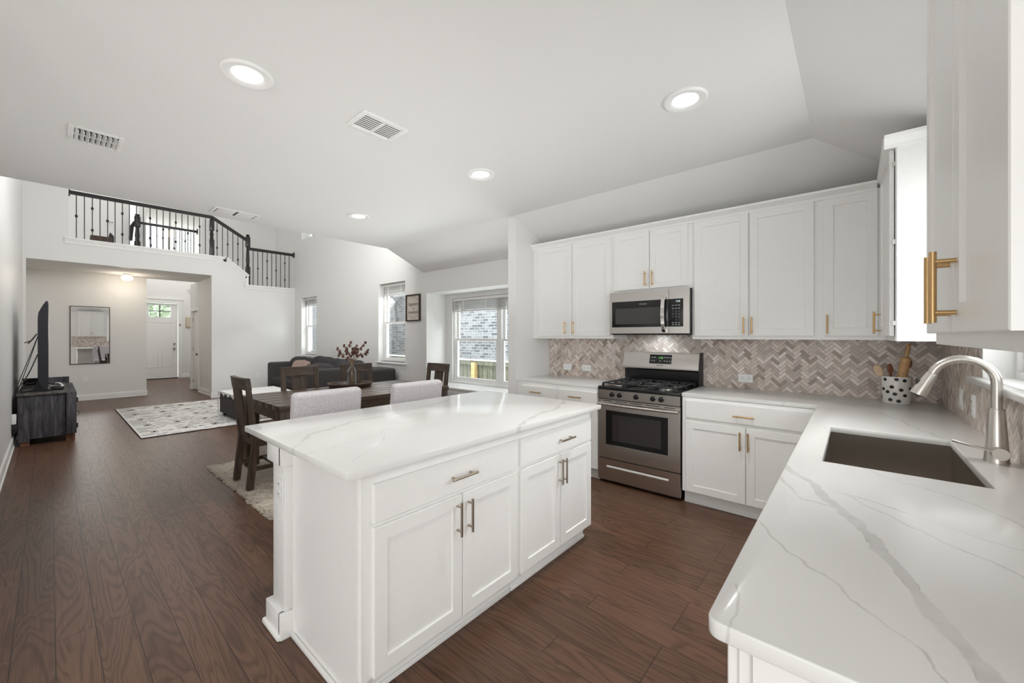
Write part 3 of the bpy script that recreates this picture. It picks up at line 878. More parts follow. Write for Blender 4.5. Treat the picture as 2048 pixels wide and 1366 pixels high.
unit('wall_cabinet', 'widest white two-door wall cabinet just right of the microwave', F, -1.096, -.195, 1.362, 2.42, .33,
     [(-1.076, -.656, 1.39, 2.40, -.685, 1.475), (-.645, -.225, 1.39, 2.40, -.628, 1.475)], [], 'gold', False)
unit('wall_cabinet', 'narrow white single-door wall cabinet by the inner corner', F, -.195, .171, 1.362, 2.42, .33,
     [(-.168, .127, 1.39, 2.40, -.146, 1.475)], [], 'gold', False)
FX = onX(.171, -1)
t = unit('wall_cabinet', 'white corner cabinet on the sink wall with its door slightly ajar', FX, 2.962, 3.752, 1.362, 2.42, .305, [], [], 'gold', False)
ang = R(2.2)
def fn_ajar(u, v, w):     # hinged on its near side, standing slightly open
    du, dw = u - 2.985, w + .004
    return (.171 - (du * math.sin(ang) + dw * math.cos(ang)), 2.985 + du * math.cos(ang) - dw * math.sin(ang), v)
d = P('door', MB().rings(fn_ajar, 2.985, 3.47, 1.39, 2.40, SHAKER), 'cabinet', t)
P('handle', bar_handle(fn_ajar, 3.435, 1.475, .141, True), 'gold', d)
for v in (1.46, 1.90, 2.32): P('hinge', MB().box(.160, .171, 2.972, 2.984, v - .012, v + .012), 'chrome', t)
P('end_panel', MB().box(.176, XW - .002, 2.957, 2.962, 1.362, 2.42), 'cabinet', t)
unit('wall_cabinet', 'nearest large white wall cabinet at the right edge with big gold handle', FX, .80, 1.575, 1.368, 2.42, .305,
     [(.808, 1.182, 1.397, 2.40, 1.150, 1.487), (1.188, 1.567, 1.397, 2.40, 1.222, 1.487)], [], 'gold', False)
# crown mouldings
def crown_poly(w0, z0): return [(w0, z0), (w0 + .012, z0), (w0 + .014, z0 + .018), (w0 + .030, z0 + .034), (w0 + .046, z0 + .046), (w0 + .050, z0 + .062), (w0, z0 + .062)]
cr = MB()
cr.prism([(3.755 - w, z) for w, z in crown_poly(0, 2.402)], -2.893, .125, 'x')
cr.prism([(.171 - w, z) for w, z in crown_poly(0, 2.402)], 2.962, 3.755, 'y')
# short return across the end panel of the corner cabinet
cr.prism([(2.962 - w, z) for w, z in crown_poly(0, 2.402)], .125, XW - .004, 'x')
T('crown_moulding', cr, 'cabinet', 'white crown moulding running along the tops of the stove wall cabinets', 'moulding')
T('crown_moulding', MB().prism([(.171 - w, z) for w, z in crown_poly(0, 2.402)], .79, 1.60, 'y'), 'cabinet', 'white crown moulding on top of the nearest cabinet at the right edge', 'moulding')

B = onY(3.439)
unit('base_cabinet', 'white base cabinet with two small drawers left of the stove', B, -2.888, -1.868, .105, .882, .62,
     [(-2.805, -2.352, .11, .685, -2.39, .59), (-2.318, -1.872, .11, .685, -2.28, .59)],
     [(-2.805, -2.352, .70, .845, -2.595, .785, False), (-2.318, -1.872, .70, .845, -2.10, .783, False)], 'gold')
unit('base_cabinet', 'white base cabinet with one wide drawer and two doors right of the stove', B, -1.082, -.135, .105, .882, .62,
     [(-1.05, -.620, .115, .692, -.652, .592), (-.614, -.19, .115, .692, -.598, .592)],
     [(-1.05, -.19, .718, .862, -.628, .778, False)], 'gold')
BX = onX(-.145, -1)
unit('base_cabinet', 'white base cabinet ending under the worktop corner in the foreground', BX, .752, 1.50, .105, .882, .60,
     [(.757, 1.12, .115, .862, 1.08, .70), (1.126, 1.495, .115, .862, 1.16, .70)], [], 'nickel')
unit('sink_cabinet', 'white drawer and door cabinet between the sink and the near worktop end', BX, 1.50, 1.89, .105, .882, .60, [(1.505, 1.885, .115, .692, 1.86, .60)], [(1.505, 1.885, .71, .862, 1.70, .785, False)], 'nickel')
unit('sink_cabinet', 'white base cabinet between the sink and the inner corner', BX, 2.715, 3.42, .105, .882, .60, [(2.72, 3.06, .115, .862, 3.03, .7), (3.066, 3.39, .115, .862, 3.1, .7)], [], 'nickel')
t = unit('sink_cabinet', 'white two-door cabinet directly under the sink bowl', BX, 1.892, 2.713, .105, .640, .60, [(1.897, 2.300, .115, .862, 2.27, .7), (2.306, 2.708, .115, .862, 2.336, .7)], [], 'nickel')
P('front_rail', fbox(MB(), BX, 1.892, 2.713, .64, .882, -.022, 0), 'cabinet', t)
T('end_panel', MB().box(-.124, XW - .002, .745, .752, .0, .882), 'cabinet', 'plain white panel closing the near end of the sink run', 'panel')

# ------------------------------------------------------------------ island
I = onX(-1.369, 1)
unit('island_cabinet', 'near white island cabinet with wide drawer over two doors', I, .744, 1.632, .105, .882, .615,
     [(.786, 1.224, .112, .672, 1.192, .573), (1.230, 1.617, .112, .672, 1.259, .571)], [(.786, 1.617, .688, .836, 1.218, .761, False)], 'nickel', hgl=.15)
unit('island_cabinet', 'far white island cabinet nearest the stove, drawer over two doors', I, 1.632, 2.412, .105, .882, .615,
     [(1.650, 2.02, .112, .672, 2.003, .575), (2.026, 2.394, .112, .672, 2.045, .573)], [(1.650, 2.394, .688, .836, 2.068, .760, False)], 'nickel', hgl=.15)
ep = MB().box(-1.972, -1.384, .738, .744, .0, .882).box(-1.972, -1.955, .734, .738, .0, .882).box(-1.402, -1.384, .734, .738, .02, .882).box(-1.970, -1.384, .722, .738, 0, .022, 0, .006)
T('island_end_panel', ep, 'cabinet', 'flat white panel with shoe moulding on the near end of the island', 'panel')
k = thing('island_knee_wall', 'white half wall post with capital and plinth carrying the island overhang', 'post', (-2.05, 1.58, 0))
P('shaft', MB().box(-2.119, -1.985, .700, 2.455, .12, .80, 0, .006), 'wall', k)
P('capital', MB().box(-2.150, -1.986, .684, 2.47, .795, .883, 0, .002).box(-2.0, -1.966, .684, .737, .795, .883, 0, .002), 'trim', k)
P('plinth', MB().box(-2.160, -1.987, .682, 2.47, 0, .120, 0, .003).box(-2.0, -1.972, .682, .736, 0, .120, 0, .003).box(-2.176, -1.987, .668, 2.47, 0, .026, 0, .009).box(-2.0, -1.974, .668, .732, 0, .026, 0, .009), 'trim', k)

# ------------------------------------------------------------------ outlets
def outlet(fn, u, v, horiz, label, cat='wall outlet', group=None, switch=False, bare=False):
    w, h = (.115, .072) if horiz else (.072, .115)
    p = fn(u, v, 0)
    t = thing('wall_switch' if switch else 'wall_outlet', label, 'light switch' if switch else cat, (p[0], p[1], p[2] - h / 2), 0, group)
    P('cover_plate', MB().rings(fn, u - w / 2, u + w / 2, v - h / 2, v + h / 2, [(0, 0), (0, .004), (.003, .006), (.0031, .006)]), 'white_plastic', t)
    if switch:
        P('rocker', fbox(MB(), fn, u - .016, u + .016, v - .033, v + .033, .006, .009, .001), 'white_plastic', t)
        return t
    for s in (-1, 1):
        cu, cv = (u + s * .026, v) if horiz else (u, v + s * .024)
        r = P('socket', fbox(MB(), fn, cu - .015, cu + .015, cv - .014, cv + .014, .006, .0085, .001), 'white_plastic', t)
        sl = MB()
        for dx in (-.006, .006):
            if horiz: fbox(sl, fn, cu - .004, cu + .004, cv + dx - .0012, cv + dx + .0012, .0084, .0092)
            else: fbox(sl, fn, cu + dx - .0012, cu + dx + .0012, cv - .004, cv + .004, .0084, .0092)
        P('slot', sl, 'gap', r)
    return t
BS = onY(YW - .0065)
outlet(BS, -2.622, 1.017, True, 'leftmost white outlet on the stove wall tiles, near the partition')
outlet(BS, -2.36, 1.017, True, 'white outlet on the tiles just left of the stove')
outlet(BS, -.736, 1.010, True, 'white outlet on the tiles right of the stove')
SX = onX(XW - .0065, -1)
outlet(SX, 3.40, 1.03, False, 'white switch plate on the sink wall tiles nearest the inner corner', switch=True)
outlet(SX, 3.09, 1.03, False, 'white outlet on the sink wall tiles just behind the tap')
outlet(onY(.700), -2.022, .683, False, 'white outlet on the near face of the island post')
outlet(onX(X1, 1), 3.24, .44, False, 'small white outlet low on the wall between ottoman and sofa')
outlet(onX(-12.55, 1), .49, .45, False, 'small white outlet low on the alcove wall under the mirror')

# ------------------------------------------------------------------ tiles
tl = herringbone([(-2.886, -1.87, .914, 1.362), (-1.868, -1.09, .88, 1.43), (-1.09, XW - .001, .914, 1.362)], onY(YW, -1))
struct(tl.build('backsplash_wall', TILE + [MT['grout']], None, 20))
tl = herringbone([(2.975, YW - .007, .914, 1.362), (.60, 2.975, .914, 1.155), (1.0 - .4, 1.665, 1.155, 1.368)], onX(XW, -1), seed=9)
struct(tl.build('backsplash_window', TILE + [MT['grout']], None, 20))
struct(MB().box(XW - .045, XW + .10, 1.66, 3.03, 1.158, 1.188, 0, .008, 3).build('trim_3', 'quartz_left'))

# ------------------------------------------------------------------ stove
def stove():
    t = thing('gas_range', 'stainless steel gas stove with black cooktop between the base cabinets', 'stove', (-1.478, 3.75, 0))
    x0, x1 = -1.858, -1.098
    f = onY(3.435)
    P('body', MB().box(x0 + .004, x1 - .004, 3.47, 4.05, .03, .895).box(x0 + .03, x1 - .03, 3.52, 4.0, 0, .03), 'black_matte', t)
    ct = MB().box(x0 - .003, x1 + .003, 3.425, 4.03, .876, .915, 0, .009, 3)
    P('cooktop', ct, 'black', t)
    pan = MB().prism([(3.430, .800), (3.470, .800), (3.470, .882), (3.425, .882)], x0, x1, 'x')
    P('control_panel', pan, 'steel', t)
    for u in (-1.712, -1.637, -1.478, -1.326, -1.254):
        kb = MB().cyl((u, 3.428, .842), (u, 3.416, .842), .023, .022, 20).cyl((u, 3.416, .842), (u, 3.400, .842), .018, .0165, 20)
        kb.box(u - .004, u + .004, 3.392, 3.402, .842 - .017, .842 + .017, 0, .002)
        P('knob', kb, 'black', t)
    # oven door with vent slots, window, handle
    d = MB()
    hole_wall(x0, x1, .240, .792, [(-1.778, -1.199, .369, .690)], -3.468, -3.435, MXZ, d)
    dr = P('oven_door', d, 'steel', t)
    wn = MB().rings(f, -1.778, -1.199, .369, .690, [(0, -.012), (0, -.003), (.002, -.003)])
    P('window_surround', wn, 'black', dr)
    P('window_glass', fbox(MB(), f, -1.715, -1.262, .41, .655, -.0035, -.0015), MT['oven_glass'], dr)
    fr = MB()
    for (a, b, c, e) in ((-1.782, -1.778, .365, .694), (-1.199, -1.195, .365, .694), (-1.782, -1.195, .365, .369), (-1.782, -1.195, .690, .694)):
        fbox(fr, f, a, b, c, e, -.002, .002)
    P('window_trim', fr, 'chrome', dr)
    vs = MB()
    for (a, b) in ((-1.80, -1.72), (-1.68, -1.57), (-1.54, -1.42), (-1.39, -1.27), (-1.23, -1.14)):
        fbox(vs, f, a, b, .774, .780, -.001, .0006)
    fbox(vs, f, x0 + .004, x1 - .004, .7925, .7995, -.012, -.004)
    P('vent_slot', vs, 'gap', dr)
    h = MB()
    pts = []
    for i in range(13):
        s = i / 12; u = x0 + .012 + (x1 - x0 - .024) * s
        pts.append((u, 3.435 - .030 - .022 * math.sin(PI * s), .750))
    h.tube(pts, .0135, 14)
    h.cyl((x0 + .03, 3.437, .75), (x0 + .03, 3.408, .75), .012).cyl((x1 - .03, 3.437, .75), (x1 - .03, 3.408, .75), .012)
    P('handle', h, 'steel', dr)
    # warming drawer with a recessed pull
    w = MB()
    hole_wall(x0, x1, .032, .230, [(-1.773, -1.195, .150, .182)], -3.468, -3.435, MXZ, w)
    wd_ = P('drawer', w, 'steel', t)
    P('recessed_pull', MB().prism([(3.436, .150), (3.462, .150), (3.462, .184), (3.450, .178)], -1.773, -1.195, 'x'), 'chrome', wd_)
    P('gap_line', fbox(MB(), f, x0 + .003, x1 - .003, .231, .239, -.03, -.006), 'gap', t)
    # back guard
    bgd = MB().prism([(3.985, 1.045), (4.075, 1.045), (4.075, 1.226), (4.00, 1.226), (3.960, 1.085), (3.962, 1.06)], x0 + .003, x1 - .003, 'x')
    g = P('back_guard', bgd, 'steel', t)
    P('guard_lower', MB().box(x0 + .010, x1 - .006, 4.00, 4.075, .91, 1.045), 'black', t)
    P('guard_end', MB().prism([(3.975, .91), (4.078, .91), (4.078, 1.229), (4.0, 1.229), (3.965, 1.09), (3.965, 1.05), (3.985, 1.04)], x1 - .003, x1 + .008, 'x'), 'black_matte', t)
    a = math.atan2(.040, .141)
    def gf(u, v, w): # on the leaning face of the guard
        return (u, 3.960 + (v - 1.085) * .040 / .141 - w * math.cos(a), v + w * math.sin(a) * 0)
    P('display', MB().rings(gf, -1.573, -1.355, 1.113, 1.202, [(0, -.002), (0, .0022), (.002, .003)]), 'black', g)
    P('clock_digits', text_mb('4:28', .026, lambda x, y, z: gf(-1.460 + x, 1.172 + y, .0032 + z), .0006), 'clock_green', g)
    tm = MB()
    for (u, v) in ((-1.548, 1.178), (-1.522, 1.178), (-1.548, 1.142), (-1.524, 1.142), (-1.464, 1.142), (-1.42, 1.178), (-1.395, 1.178), (-1.370, 1.178), (-1.42, 1.142), (-1.395, 1.142), (-1.370, 1.142)):
        fbox(tm, gf, u - .008, u + .008, v - .002, v + .002, .003, .0036); fbox(tm, gf, u - .005, u + .005, v - .008, v - .006, .003, .0036)
    P('button_lettering', tm, 'label_ink', g)
    P('maker_lettering', text_mb('FRIGIDAIRE', .013, lambda x, y, z: gf(-1.464 + x, 1.097 + y, .001 + z), .0008), 'gap', g)
    # burners and grates
    for (u, y, r) in ((-1.70, 3.57, .045), (-1.26, 3.57, .052), (-1.70, 3.86, .04), (-1.26, 3.86, .045), (-1.478, 3.72, .05)):
        b = MB().cyl((u, y, .914), (u, y, .925), r + .012, r + .008, 24)
        P('burner', b, 'steel', t)
        P('burner_cap', MB().cyl((u, y, .925), (u, y, .935), r, r * .92, 24), 'iron', t)
    for (gx0, gx1) in ((x0 + .035, -1.605), (-1.598, -1.358), (-1.351, x1 - .035)):
        gm = MB()
        y0, y1 = 3.455, 3.965
        z0, z1 = .938, .950
        for y in (y0, (y0 + y1) / 2, y1): gm.box(gx0, gx1, y - .006, y + .006, z0, z1, 0, .003)
        for x in (gx0 + .006, gx1 - .006): gm.box(x - .006, x + .006, y0, y1, z0, z1, 0, .003)
        cx = (gx0 + gx1) / 2
        for (ya, yb) in ((y0, (y0 + y1) / 2), ((y0 + y1) / 2, y1)):
            cy = (ya + yb) / 2
            for (dx, dy) in ((1, 1), (1, -1), (-1, 1), (-1, -1)):
                gm.tube([(cx + dx * (gx1 - gx0) * .46, cy + dy * (yb - ya) * .46, z1 - .006), (cx + dx * .03, cy + dy * .03, z1 + .004)], .0055, 6)
            for (dx, dy) in ((1, 0), (-1, 0), (0, 1), (0, -1)):
                gm.tube([(cx + dx * (gx1 - gx0) * .48, cy + dy * (yb - ya) * .48, z1 - .006), (cx + dx * .028, cy + dy * .028, z1 + .004)], .0055, 6)
        for x in (gx0 + .006, gx1 - .006):
            for y in (y0, (y0 + y1) / 2, y1):
                gm.box(x - .009, x + .009, y - .009, y + .009, .915, z0 + .004, 0, .002)
        P('grate', gm, 'iron', t)
MT['oven_glass'] = plain('oven_glass', (0.035, 0.03, 0.032), 0.06, spec=0.6)
stove()

def microwave():
    t = thing('microwave_oven', 'stainless steel microwave hung under the short wall cabinet above the stove', 'microwave', (-1.478, 3.87, 1.413))
    x0, x1 = -1.858, -1.098
    f = onY(3.690)
    P('body', MB().box(x0 + .002, x1 - .002, 3.70, 4.05, 1.405, 1.820), 'black_matte', t)
    d = MB(); hole_wall(x0, -1.278, 1.414, 1.820, [(-1.838, -1.285, 1.475, 1.727)], -3.70, -3.678, MXZ, d)
    g = onY(3.678)
    dr = P('door', d, 'steel', t)
    P('window_surround', MB().rings(g, -1.838, -1.284, 1.475, 1.727, [(0, -.02), (0, -.002), (.002, -.001)]), 'black', dr)
    P('window_glass', fbox(MB(), g, -1.80, -1.362, 1.505, 1.660, -.0012, .0006), MT['micro_glass'], dr)
    h = MB()
    pts = [(-1.318, 3.672 - .050 * math.sin(PI * i / 14) ** .6, 1.425 + .345 * i / 14) for i in range(15)]
    for i in range(14):
        (xa, ya, za), (xb, yb, zb) = pts[i], pts[i + 1]
        h.add([(xa - .016, ya, za), (xa + .016, ya, za), (xa + .016, ya + .014, za), (xa - .016, ya + .014, za), (xb - .016, yb, zb), (xb + .016, yb, zb), (xb + .016, yb + .014, zb), (xb - .016, yb + .014, zb)],
              [(0, 1, 5, 4), (1, 2, 6, 5), (2, 3, 7, 6), (3, 0, 4, 7), (0, 3, 2, 1), (4, 5, 6, 7)])
    P('handle', h, 'chrome', dr, None, 50)
    P('maker_lettering', text_mb('FRIGIDAIRE', .014, lambda x, y, z: g(-1.52 + x, 1.694 + y, z - .001), .0008), 'label_ink', dr)
    c = P('control_panel', MB().box(-1.275, x1, 3.678, 3.70, 1.414, 1.820), 'steel', t)
    P('keypad', MB().rings(g, -1.284, -1.150, 1.475, 1.727, [(0, -.001), (0, .001), (.003, .002)]), 'black', c)
    P('clock_digits', text_mb('4:28', .022, lambda x, y, z: g(-1.195 + x, 1.703 + y, .0022 + z), .0006), 'clock_white', c)
    km = MB()
    rows = [('', '', ''), ('1', '2', '3'), ('4', '5', '6'), ('7', '8', '9'), ('', '0', ''), ('', '', '')]
    for r_, row in enumerate(rows):
        for c_, s in enumerate(row):
            if s: text_mb(s, .013 if len(s) == 1 else .009, lambda x, y, z, r_=r_, c_=c_: g(-1.240 + .027 * c_ + x, 1.640 - .026 * r_ + y, .0022 + z), .0006, mb=km)
    for k_ in range(3):
        for v_ in (1.668, 1.640, 1.510, 1.492):
            fbox(km, g, -1.248 + .027 * k_, -1.232 + .027 * k_, v_ - .0025, v_ + .0025, .002, .0027)
    P('button_lettering', km, 'label_ink', c)
    P('bottom_vent', MB().box(x0 + .02, x1 - .02, 3.70, 4.03, 1.402, 1.408), 'gap', t)
    lt = bpy.data.lights.new('cooktop_lamp', 'AREA'); lt.shape = 'RECTANGLE'; lt.size = .10; lt.size_y = .05; lt.energy = 0.7; lt.color = (.86, .95, 1)
    lo = bpy.data.objects.new('cooktop_lamp', lt); COL.objects.link(lo); lo.location = (-1.478, 3.93, 1.399)
MT['micro_glass'] = plain('microwave_glass', (0.05, 0.05, 0.05), 0.10, spec=0.6)
microwave()

# ------------------------------------------------------------------ sink, tap, utensils
def sink():
    x0, x1, y0, y1 = -.098, .343, 1.910, 2.693
    mb = MB()
    z0, z1 = .662, .883
    w = .012
    mb.box(x0 - w, x1 + w, y0 - w, y1 + w, z0 - .01, z0)
    mb.box(x0 - w, x0, y0 - w, y1 + w, z0, z1).box(x1, x1 + w, y0 - w, y1 + w, z0, z1).box(x0, x1, y0 - w, y0, z0, z1).box(x0, x1, y1, y1 + w, z0, z1)
    t = thing('kitchen_sink', 'undermount stainless steel sink set in the quartz worktop', 'sink', (.12, 2.30, .65))
    P('basin', mb, 'sink_steel', t)
    P('drain', MB().lathe([(.055, 0), (.055, .004), (.040, .006), (.036, .002), (0.0, .001)], (.12, 2.35, z0), 24), 'chrome', t)
sink()
def tap():
    c = (.410, 2.33)
    t = thing('kitchen_tap', 'brushed steel gooseneck tap standing behind the sink', 'faucet', (c[0], c[1], .914))
    P('body', MB().lathe([(.034, 0), (.034, .003), (.0325, .012), (.030, .06), (.0215, .198), (.0205, .202)], (c[0], c[1], .914), 32), 'satin_nickel', t)
    pts = [(c[0], c[1], 1.112), (c[0], c[1], 1.17), (c[0], c[1], 1.213)]
    r = .086
    for i in range(1, 13):
        a = PI * .90 * i / 12
        pts.append((c[0] - r + r * math.cos(a), c[1], 1.213 + r * math.sin(a)))
    P('spout', MB().tube(pts, .0155, 18), 'satin_nickel', t, None, 60)
    p = Vector(pts[-1]); d = (p - Vector(pts[-2])).normalized()
    h = MB(); e = p + d * .098
    h.cyl(p + d * .001, e, .0170, .0270, 24)
    s = P('spray_head', h, 'satin_nickel', t)
    P('nozzle', MB().cyl(e, e + d * .004, .021, .020, 20), 'gap', s)
    bt = p + d * .05 + Vector((-.022, 0, .006))
    P('spray_button', MB().ball(tuple(bt), .006, .009, .018), 'gap', s)
    lv = MB().cyl((c[0], c[1] - .018, .955), (c[0], c[1] - .060, .955), .022, .022, 24)
    P('valve', lv, 'satin_nickel', t)
    P('lever', MB().tube([(c[0] - .015, c[1] - .042, .960), (c[0] - .12, c[1] - .042, .985)], .0048, 10), 'satin_nickel', t)
tap()
def crock():
    c = (.230, 3.925); z = .914
    t = thing('utensil_crock', 'white ceramic crock with black polka dots holding wooden utensils', 'crock', (c[0], c[1], z))
    P('pot', MB().lathe([(.072, 0), (.075, .004), (.077, .10), (.078, .186), (.077, .190), (.072, .188), (.070, .012), (0, .010)], (c[0], c[1], z), 40), 'porcelain', t)
    for (az, v) in ((-60, .165), (-92, .172), (-140, .168), (-110, .118), (-74, .100), (-128, .082), (-98, .070), (-58, .062), (-116, .028), (-84, .022), (-150, .10), (-30, .11), (0, .16), (-170, .04)):
        for k in range(1):
            dm = MB(); n = 18; a0 = R(az); r = .0778 if v > .09 else .0768
            vs = [(c[0] + (r + .0005) * math.cos(a0), c[1] + (r + .0005) * math.sin(a0), z + v)]
            for i in range(n):
                aa = a0 + .0125 * math.cos(2 * PI * i / n) / r
                vs.append((c[0] + (r + .0005) * math.cos(aa), c[1] + (r + .0005) * math.sin(aa), z + v + .0115 * math.sin(2 * PI * i / n)))
            dm.add(vs, [(0, 1 + i, 1 + (i + 1) % n) for i in range(n)])
            P('polka_dot', dm, 'black_matte', t)
    rp = thing('rolling_pin', 'wooden rolling pin standing upright in the dotted crock', 'rolling pin', (c[0] + .012, c[1], z + .014))
    M = Matrix.Translation((c[0] + .002, c[1] - .005, z + .016)) @ Matrix.Rotation(R(9), 4, 'Y')
    P('roller', MB().lathe([(.020, .105), (.026, .108), (.0265, .31), (.020, .316)], (0, 0, 0), 28, 0, M), 'light_wood', rp)
    hd = MB().lathe([(.006, 0), (.011, .015), (.011, .06), (.009, .105)], (0, 0, 0), 16, 0, M).lathe([(.009, .316), (.0115, .33), (.0125, .375), (.011, .405), (.004, .412), (0, .4125)], (0, 0, 0), 16, 0, M)
    P('handle', hd, 'light_wood', rp)
    def spoon(name, label, mat, dx, dy, lean, azi, L, sc):
        M = Matrix.Translation((c[0] + dx, c[1] + dy, z + .015)) @ Matrix.Rotation(azi, 4, 'Z') @ Matrix.Rotation(lean, 4, 'Y')
        mb = MB()
        mb.add([M @ Vector(p) for p in [(-.005, -.004, 0), (.005, -.004, 0), (.005, .004, 0), (-.005, .004, 0), (-.006, -.004, L), (.006, -.004, L), (.006, .004, L), (-.006, .004, L)]], [(0, 1, 5, 4), (1, 2, 6, 5), (2, 3, 7, 6), (3, 0, 4, 7), (0, 3, 2, 1), (4, 5, 6, 7)])
        mb.ball((0, 0, L + .035 * sc), .026 * sc, .008, .045 * sc, 0, 16, 10, M)
        T(name, mb, mat, label, 'spoon')
    spoon('wooden_spoon', 'pale wooden spoon leaning left in the dotted crock', 'pale_wood', -.015, -.01, R(-20), 0, .19, 1.0)
    spoon('wooden_spoon', 'reddish wooden spoon in the middle of the dotted crock', 'red_wood', -.01, .02, R(-7), R(40), .20, .8)
    spoon('spatula', 'dark wooden spatula behind the rolling pin in the dotted crock', 'red_wood', .02, .03, R(11), R(20), .24, .75)
crock()

# ------------------------------------------------------------------ ceiling fixtures
def downlight(x, y, label, power):
    t = thing('recessed_downlight', label, 'ceiling light', (x, y, CZ - .012), 0, 'recessed ceiling lights')
    P('trim_ring', MB().lathe([(.118, .012), (.118, .006), (.110, 0), (.082, .002), (.070, .0075), (.070, .012)], (x, y, CZ - .012), 40), 'trim', t)
    P('lens', MB().cyl((x, y, CZ - .0045), (x, y, CZ - .0005), .0705, .0705, 32), 'lamp', t)
    lt = bpy.data.lights.new('downlight_lamp', 'AREA'); lt.shape = 'DISK'; lt.size = .13; lt.energy = power; lt.spread = R(88); lt.color = (1, .985, .96)
    o = bpy.data.objects.new('downlight_lamp', lt); COL.objects.link(o); o.location = (x, y, CZ - .016)
downlight(-2.375, .665, 'round recessed ceiling light above the near end of the island', 3.5)
downlight(-.73, 2.37, 'round recessed ceiling light in front of the widest wall cabinet', 6.5)
downlight(-2.36, 2.347, 'round recessed ceiling light above the far end of the island', 3.5)
downlight(-4.23, 2.27, 'round recessed ceiling light above the dining table, smallest in view', 6)
def grille(x0, x1, y0, y1, label, style):
    t = thing('ceiling_vent', label, 'air vent', ((x0 + x1) / 2, (y0 + y1) / 2, CZ - .012))
    fr = MB()
    b = .028
    for (a, c, d, e) in ((x0, x1, y0, y0 + b), (x0, x1, y1 - b, y1), (x0, x0 + b, y0 + b, y1 - b), (x1 - b, x1, y0 + b, y1 - b)):
        fr.box(a, c, d, e, CZ - .010, CZ + .001, 0, .003)
    P('frame', fr, 'trim', t)
    P('duct', MB().box(x0 + b, x1 - b, y0 + b, y1 - b, CZ - .0008, CZ - .0002), 'gap', t)
    sl = MB()
    if style == 0:      # two rows of short deep louvres
        n = 8
        for i in range(n):
            y = y0 + b + (y1 - y0 - 2 * b) * (i + .5) / n
            for (a, c) in ((x0 + b, (x0 + x1) / 2 - .006), ((x0 + x1) / 2 + .006, x1 - b)):
                sl.prism([(y - .010, CZ - .001), (y - .007, CZ - .001), (y + .008, CZ - .020), (y + .005, CZ - .020)], a, c, 'x')
        sl.box((x0 + x1) / 2 - .006, (x0 + x1) / 2 + .006, y0 + b, y1 - b, CZ - .010, CZ - .001)
    elif style == 1:    # long louvres split by a middle bar
        n = 8
        for i in range(n):
            x = x0 + b + (x1 - x0 - 2 * b) * (i + .5) / n
            sl.prism([(x - .0125, CZ - .003), (x - .0095, CZ - .002), (x + .0075, CZ - .0065), (x + .0045, CZ - .0075)], y0 + b, y1 - b, 'y')
        sl.box(x0 + b, x1 - b, (y0 + y1) / 2 - .006, (y0 + y1) / 2 + .006, CZ - .011, CZ - .001)
    else:               # closed two-panel return
        sl.box(x0 + b + .01, x1 - b - .01, y0 + b + .01, (y0 + y1) / 2 - .012, CZ - .009, CZ - .001, 0, .002)
        sl.box(x0 + b + .01, x1 - b - .01, (y0 + y1) / 2 + .012, y1 - b - .01, CZ - .009, CZ - .001, 0, .002)
    P('louvres', sl, 'trim', t)
grille(-4.06, -3.78, .075, .335, 'white ceiling vent with short deep louvres at the far left', 0)
grille(-2.445, -2.215, 1.225, 1.535, 'white ceiling vent with long louvres above the island', 1)
grille(-5.30, -5.04, 1.12, 1.545, 'flat white two-panel ceiling vent at the edge of the living room', 2)

# ------------------------------------------------------------------ dining room
def shag(name, x0, x1, y0, y1, label):
    rnd = random.Random(5)
    mb = MB()
    nx, ny = int((x1 - x0) / .02), int((y1 - y0) / .02)
    h = {}
    vs = []
    for j in range(ny + 1):
        for i in range(nx + 1):
            e = min(i, nx - i, j, ny - j)
            z = .014 + rnd.uniform(-.007, .006)
            ex = rnd.uniform(-.018, .018) if e == 0 else rnd.uniform(-.006, .006)
            ey = rnd.uniform(-.018, .018) if e == 0 else rnd.uniform(-.006, .006)
            vs.append((x0 + (x1 - x0) * i / nx + ex, y0 + (y1 - y0) * j / ny + ey, .002 if e == 0 else z))
    fs = [(j * (nx + 1) + i, j * (nx + 1) + i + 1, (j + 1) * (nx + 1) + i + 1, (j + 1) * (nx + 1) + i) for j in range(ny) for i in range(nx)]
    mb.add(vs, fs)
    for k in range(5200):     # loose tufts, denser along the visible edges
        side = rnd.random()
        if side < .30: x, y = rnd.uniform(x0, x1), y0 + abs(rnd.gauss(0, .03))
        elif side < .5: x, y = x0 + abs(rnd.gauss(0, .03)), rnd.uniform(y0, y1)
        else: x, y = rnd.uniform(x0, x1), rnd.uniform(y0, y0 + .75)
        a = rnd.uniform(0, 6.28); l = rnd.uniform(.015, .032)
        dx, dy = math.cos(a) * l, math.sin(a) * l
        mb.add([(x - dy * .16, y + dx * .16, .014), (x + dy * .16, y - dx * .16, .014), (x + dx, y + dy, rnd.uniform(.006, .023))], [(0, 1, 2)])
    return T(name, mb, 'shag', label, 'rug', None, 80)
shag('shaggy_rug', -5.17, -3.32, 1.08, 3.45, 'cream shaggy rug under the dining table and chairs')

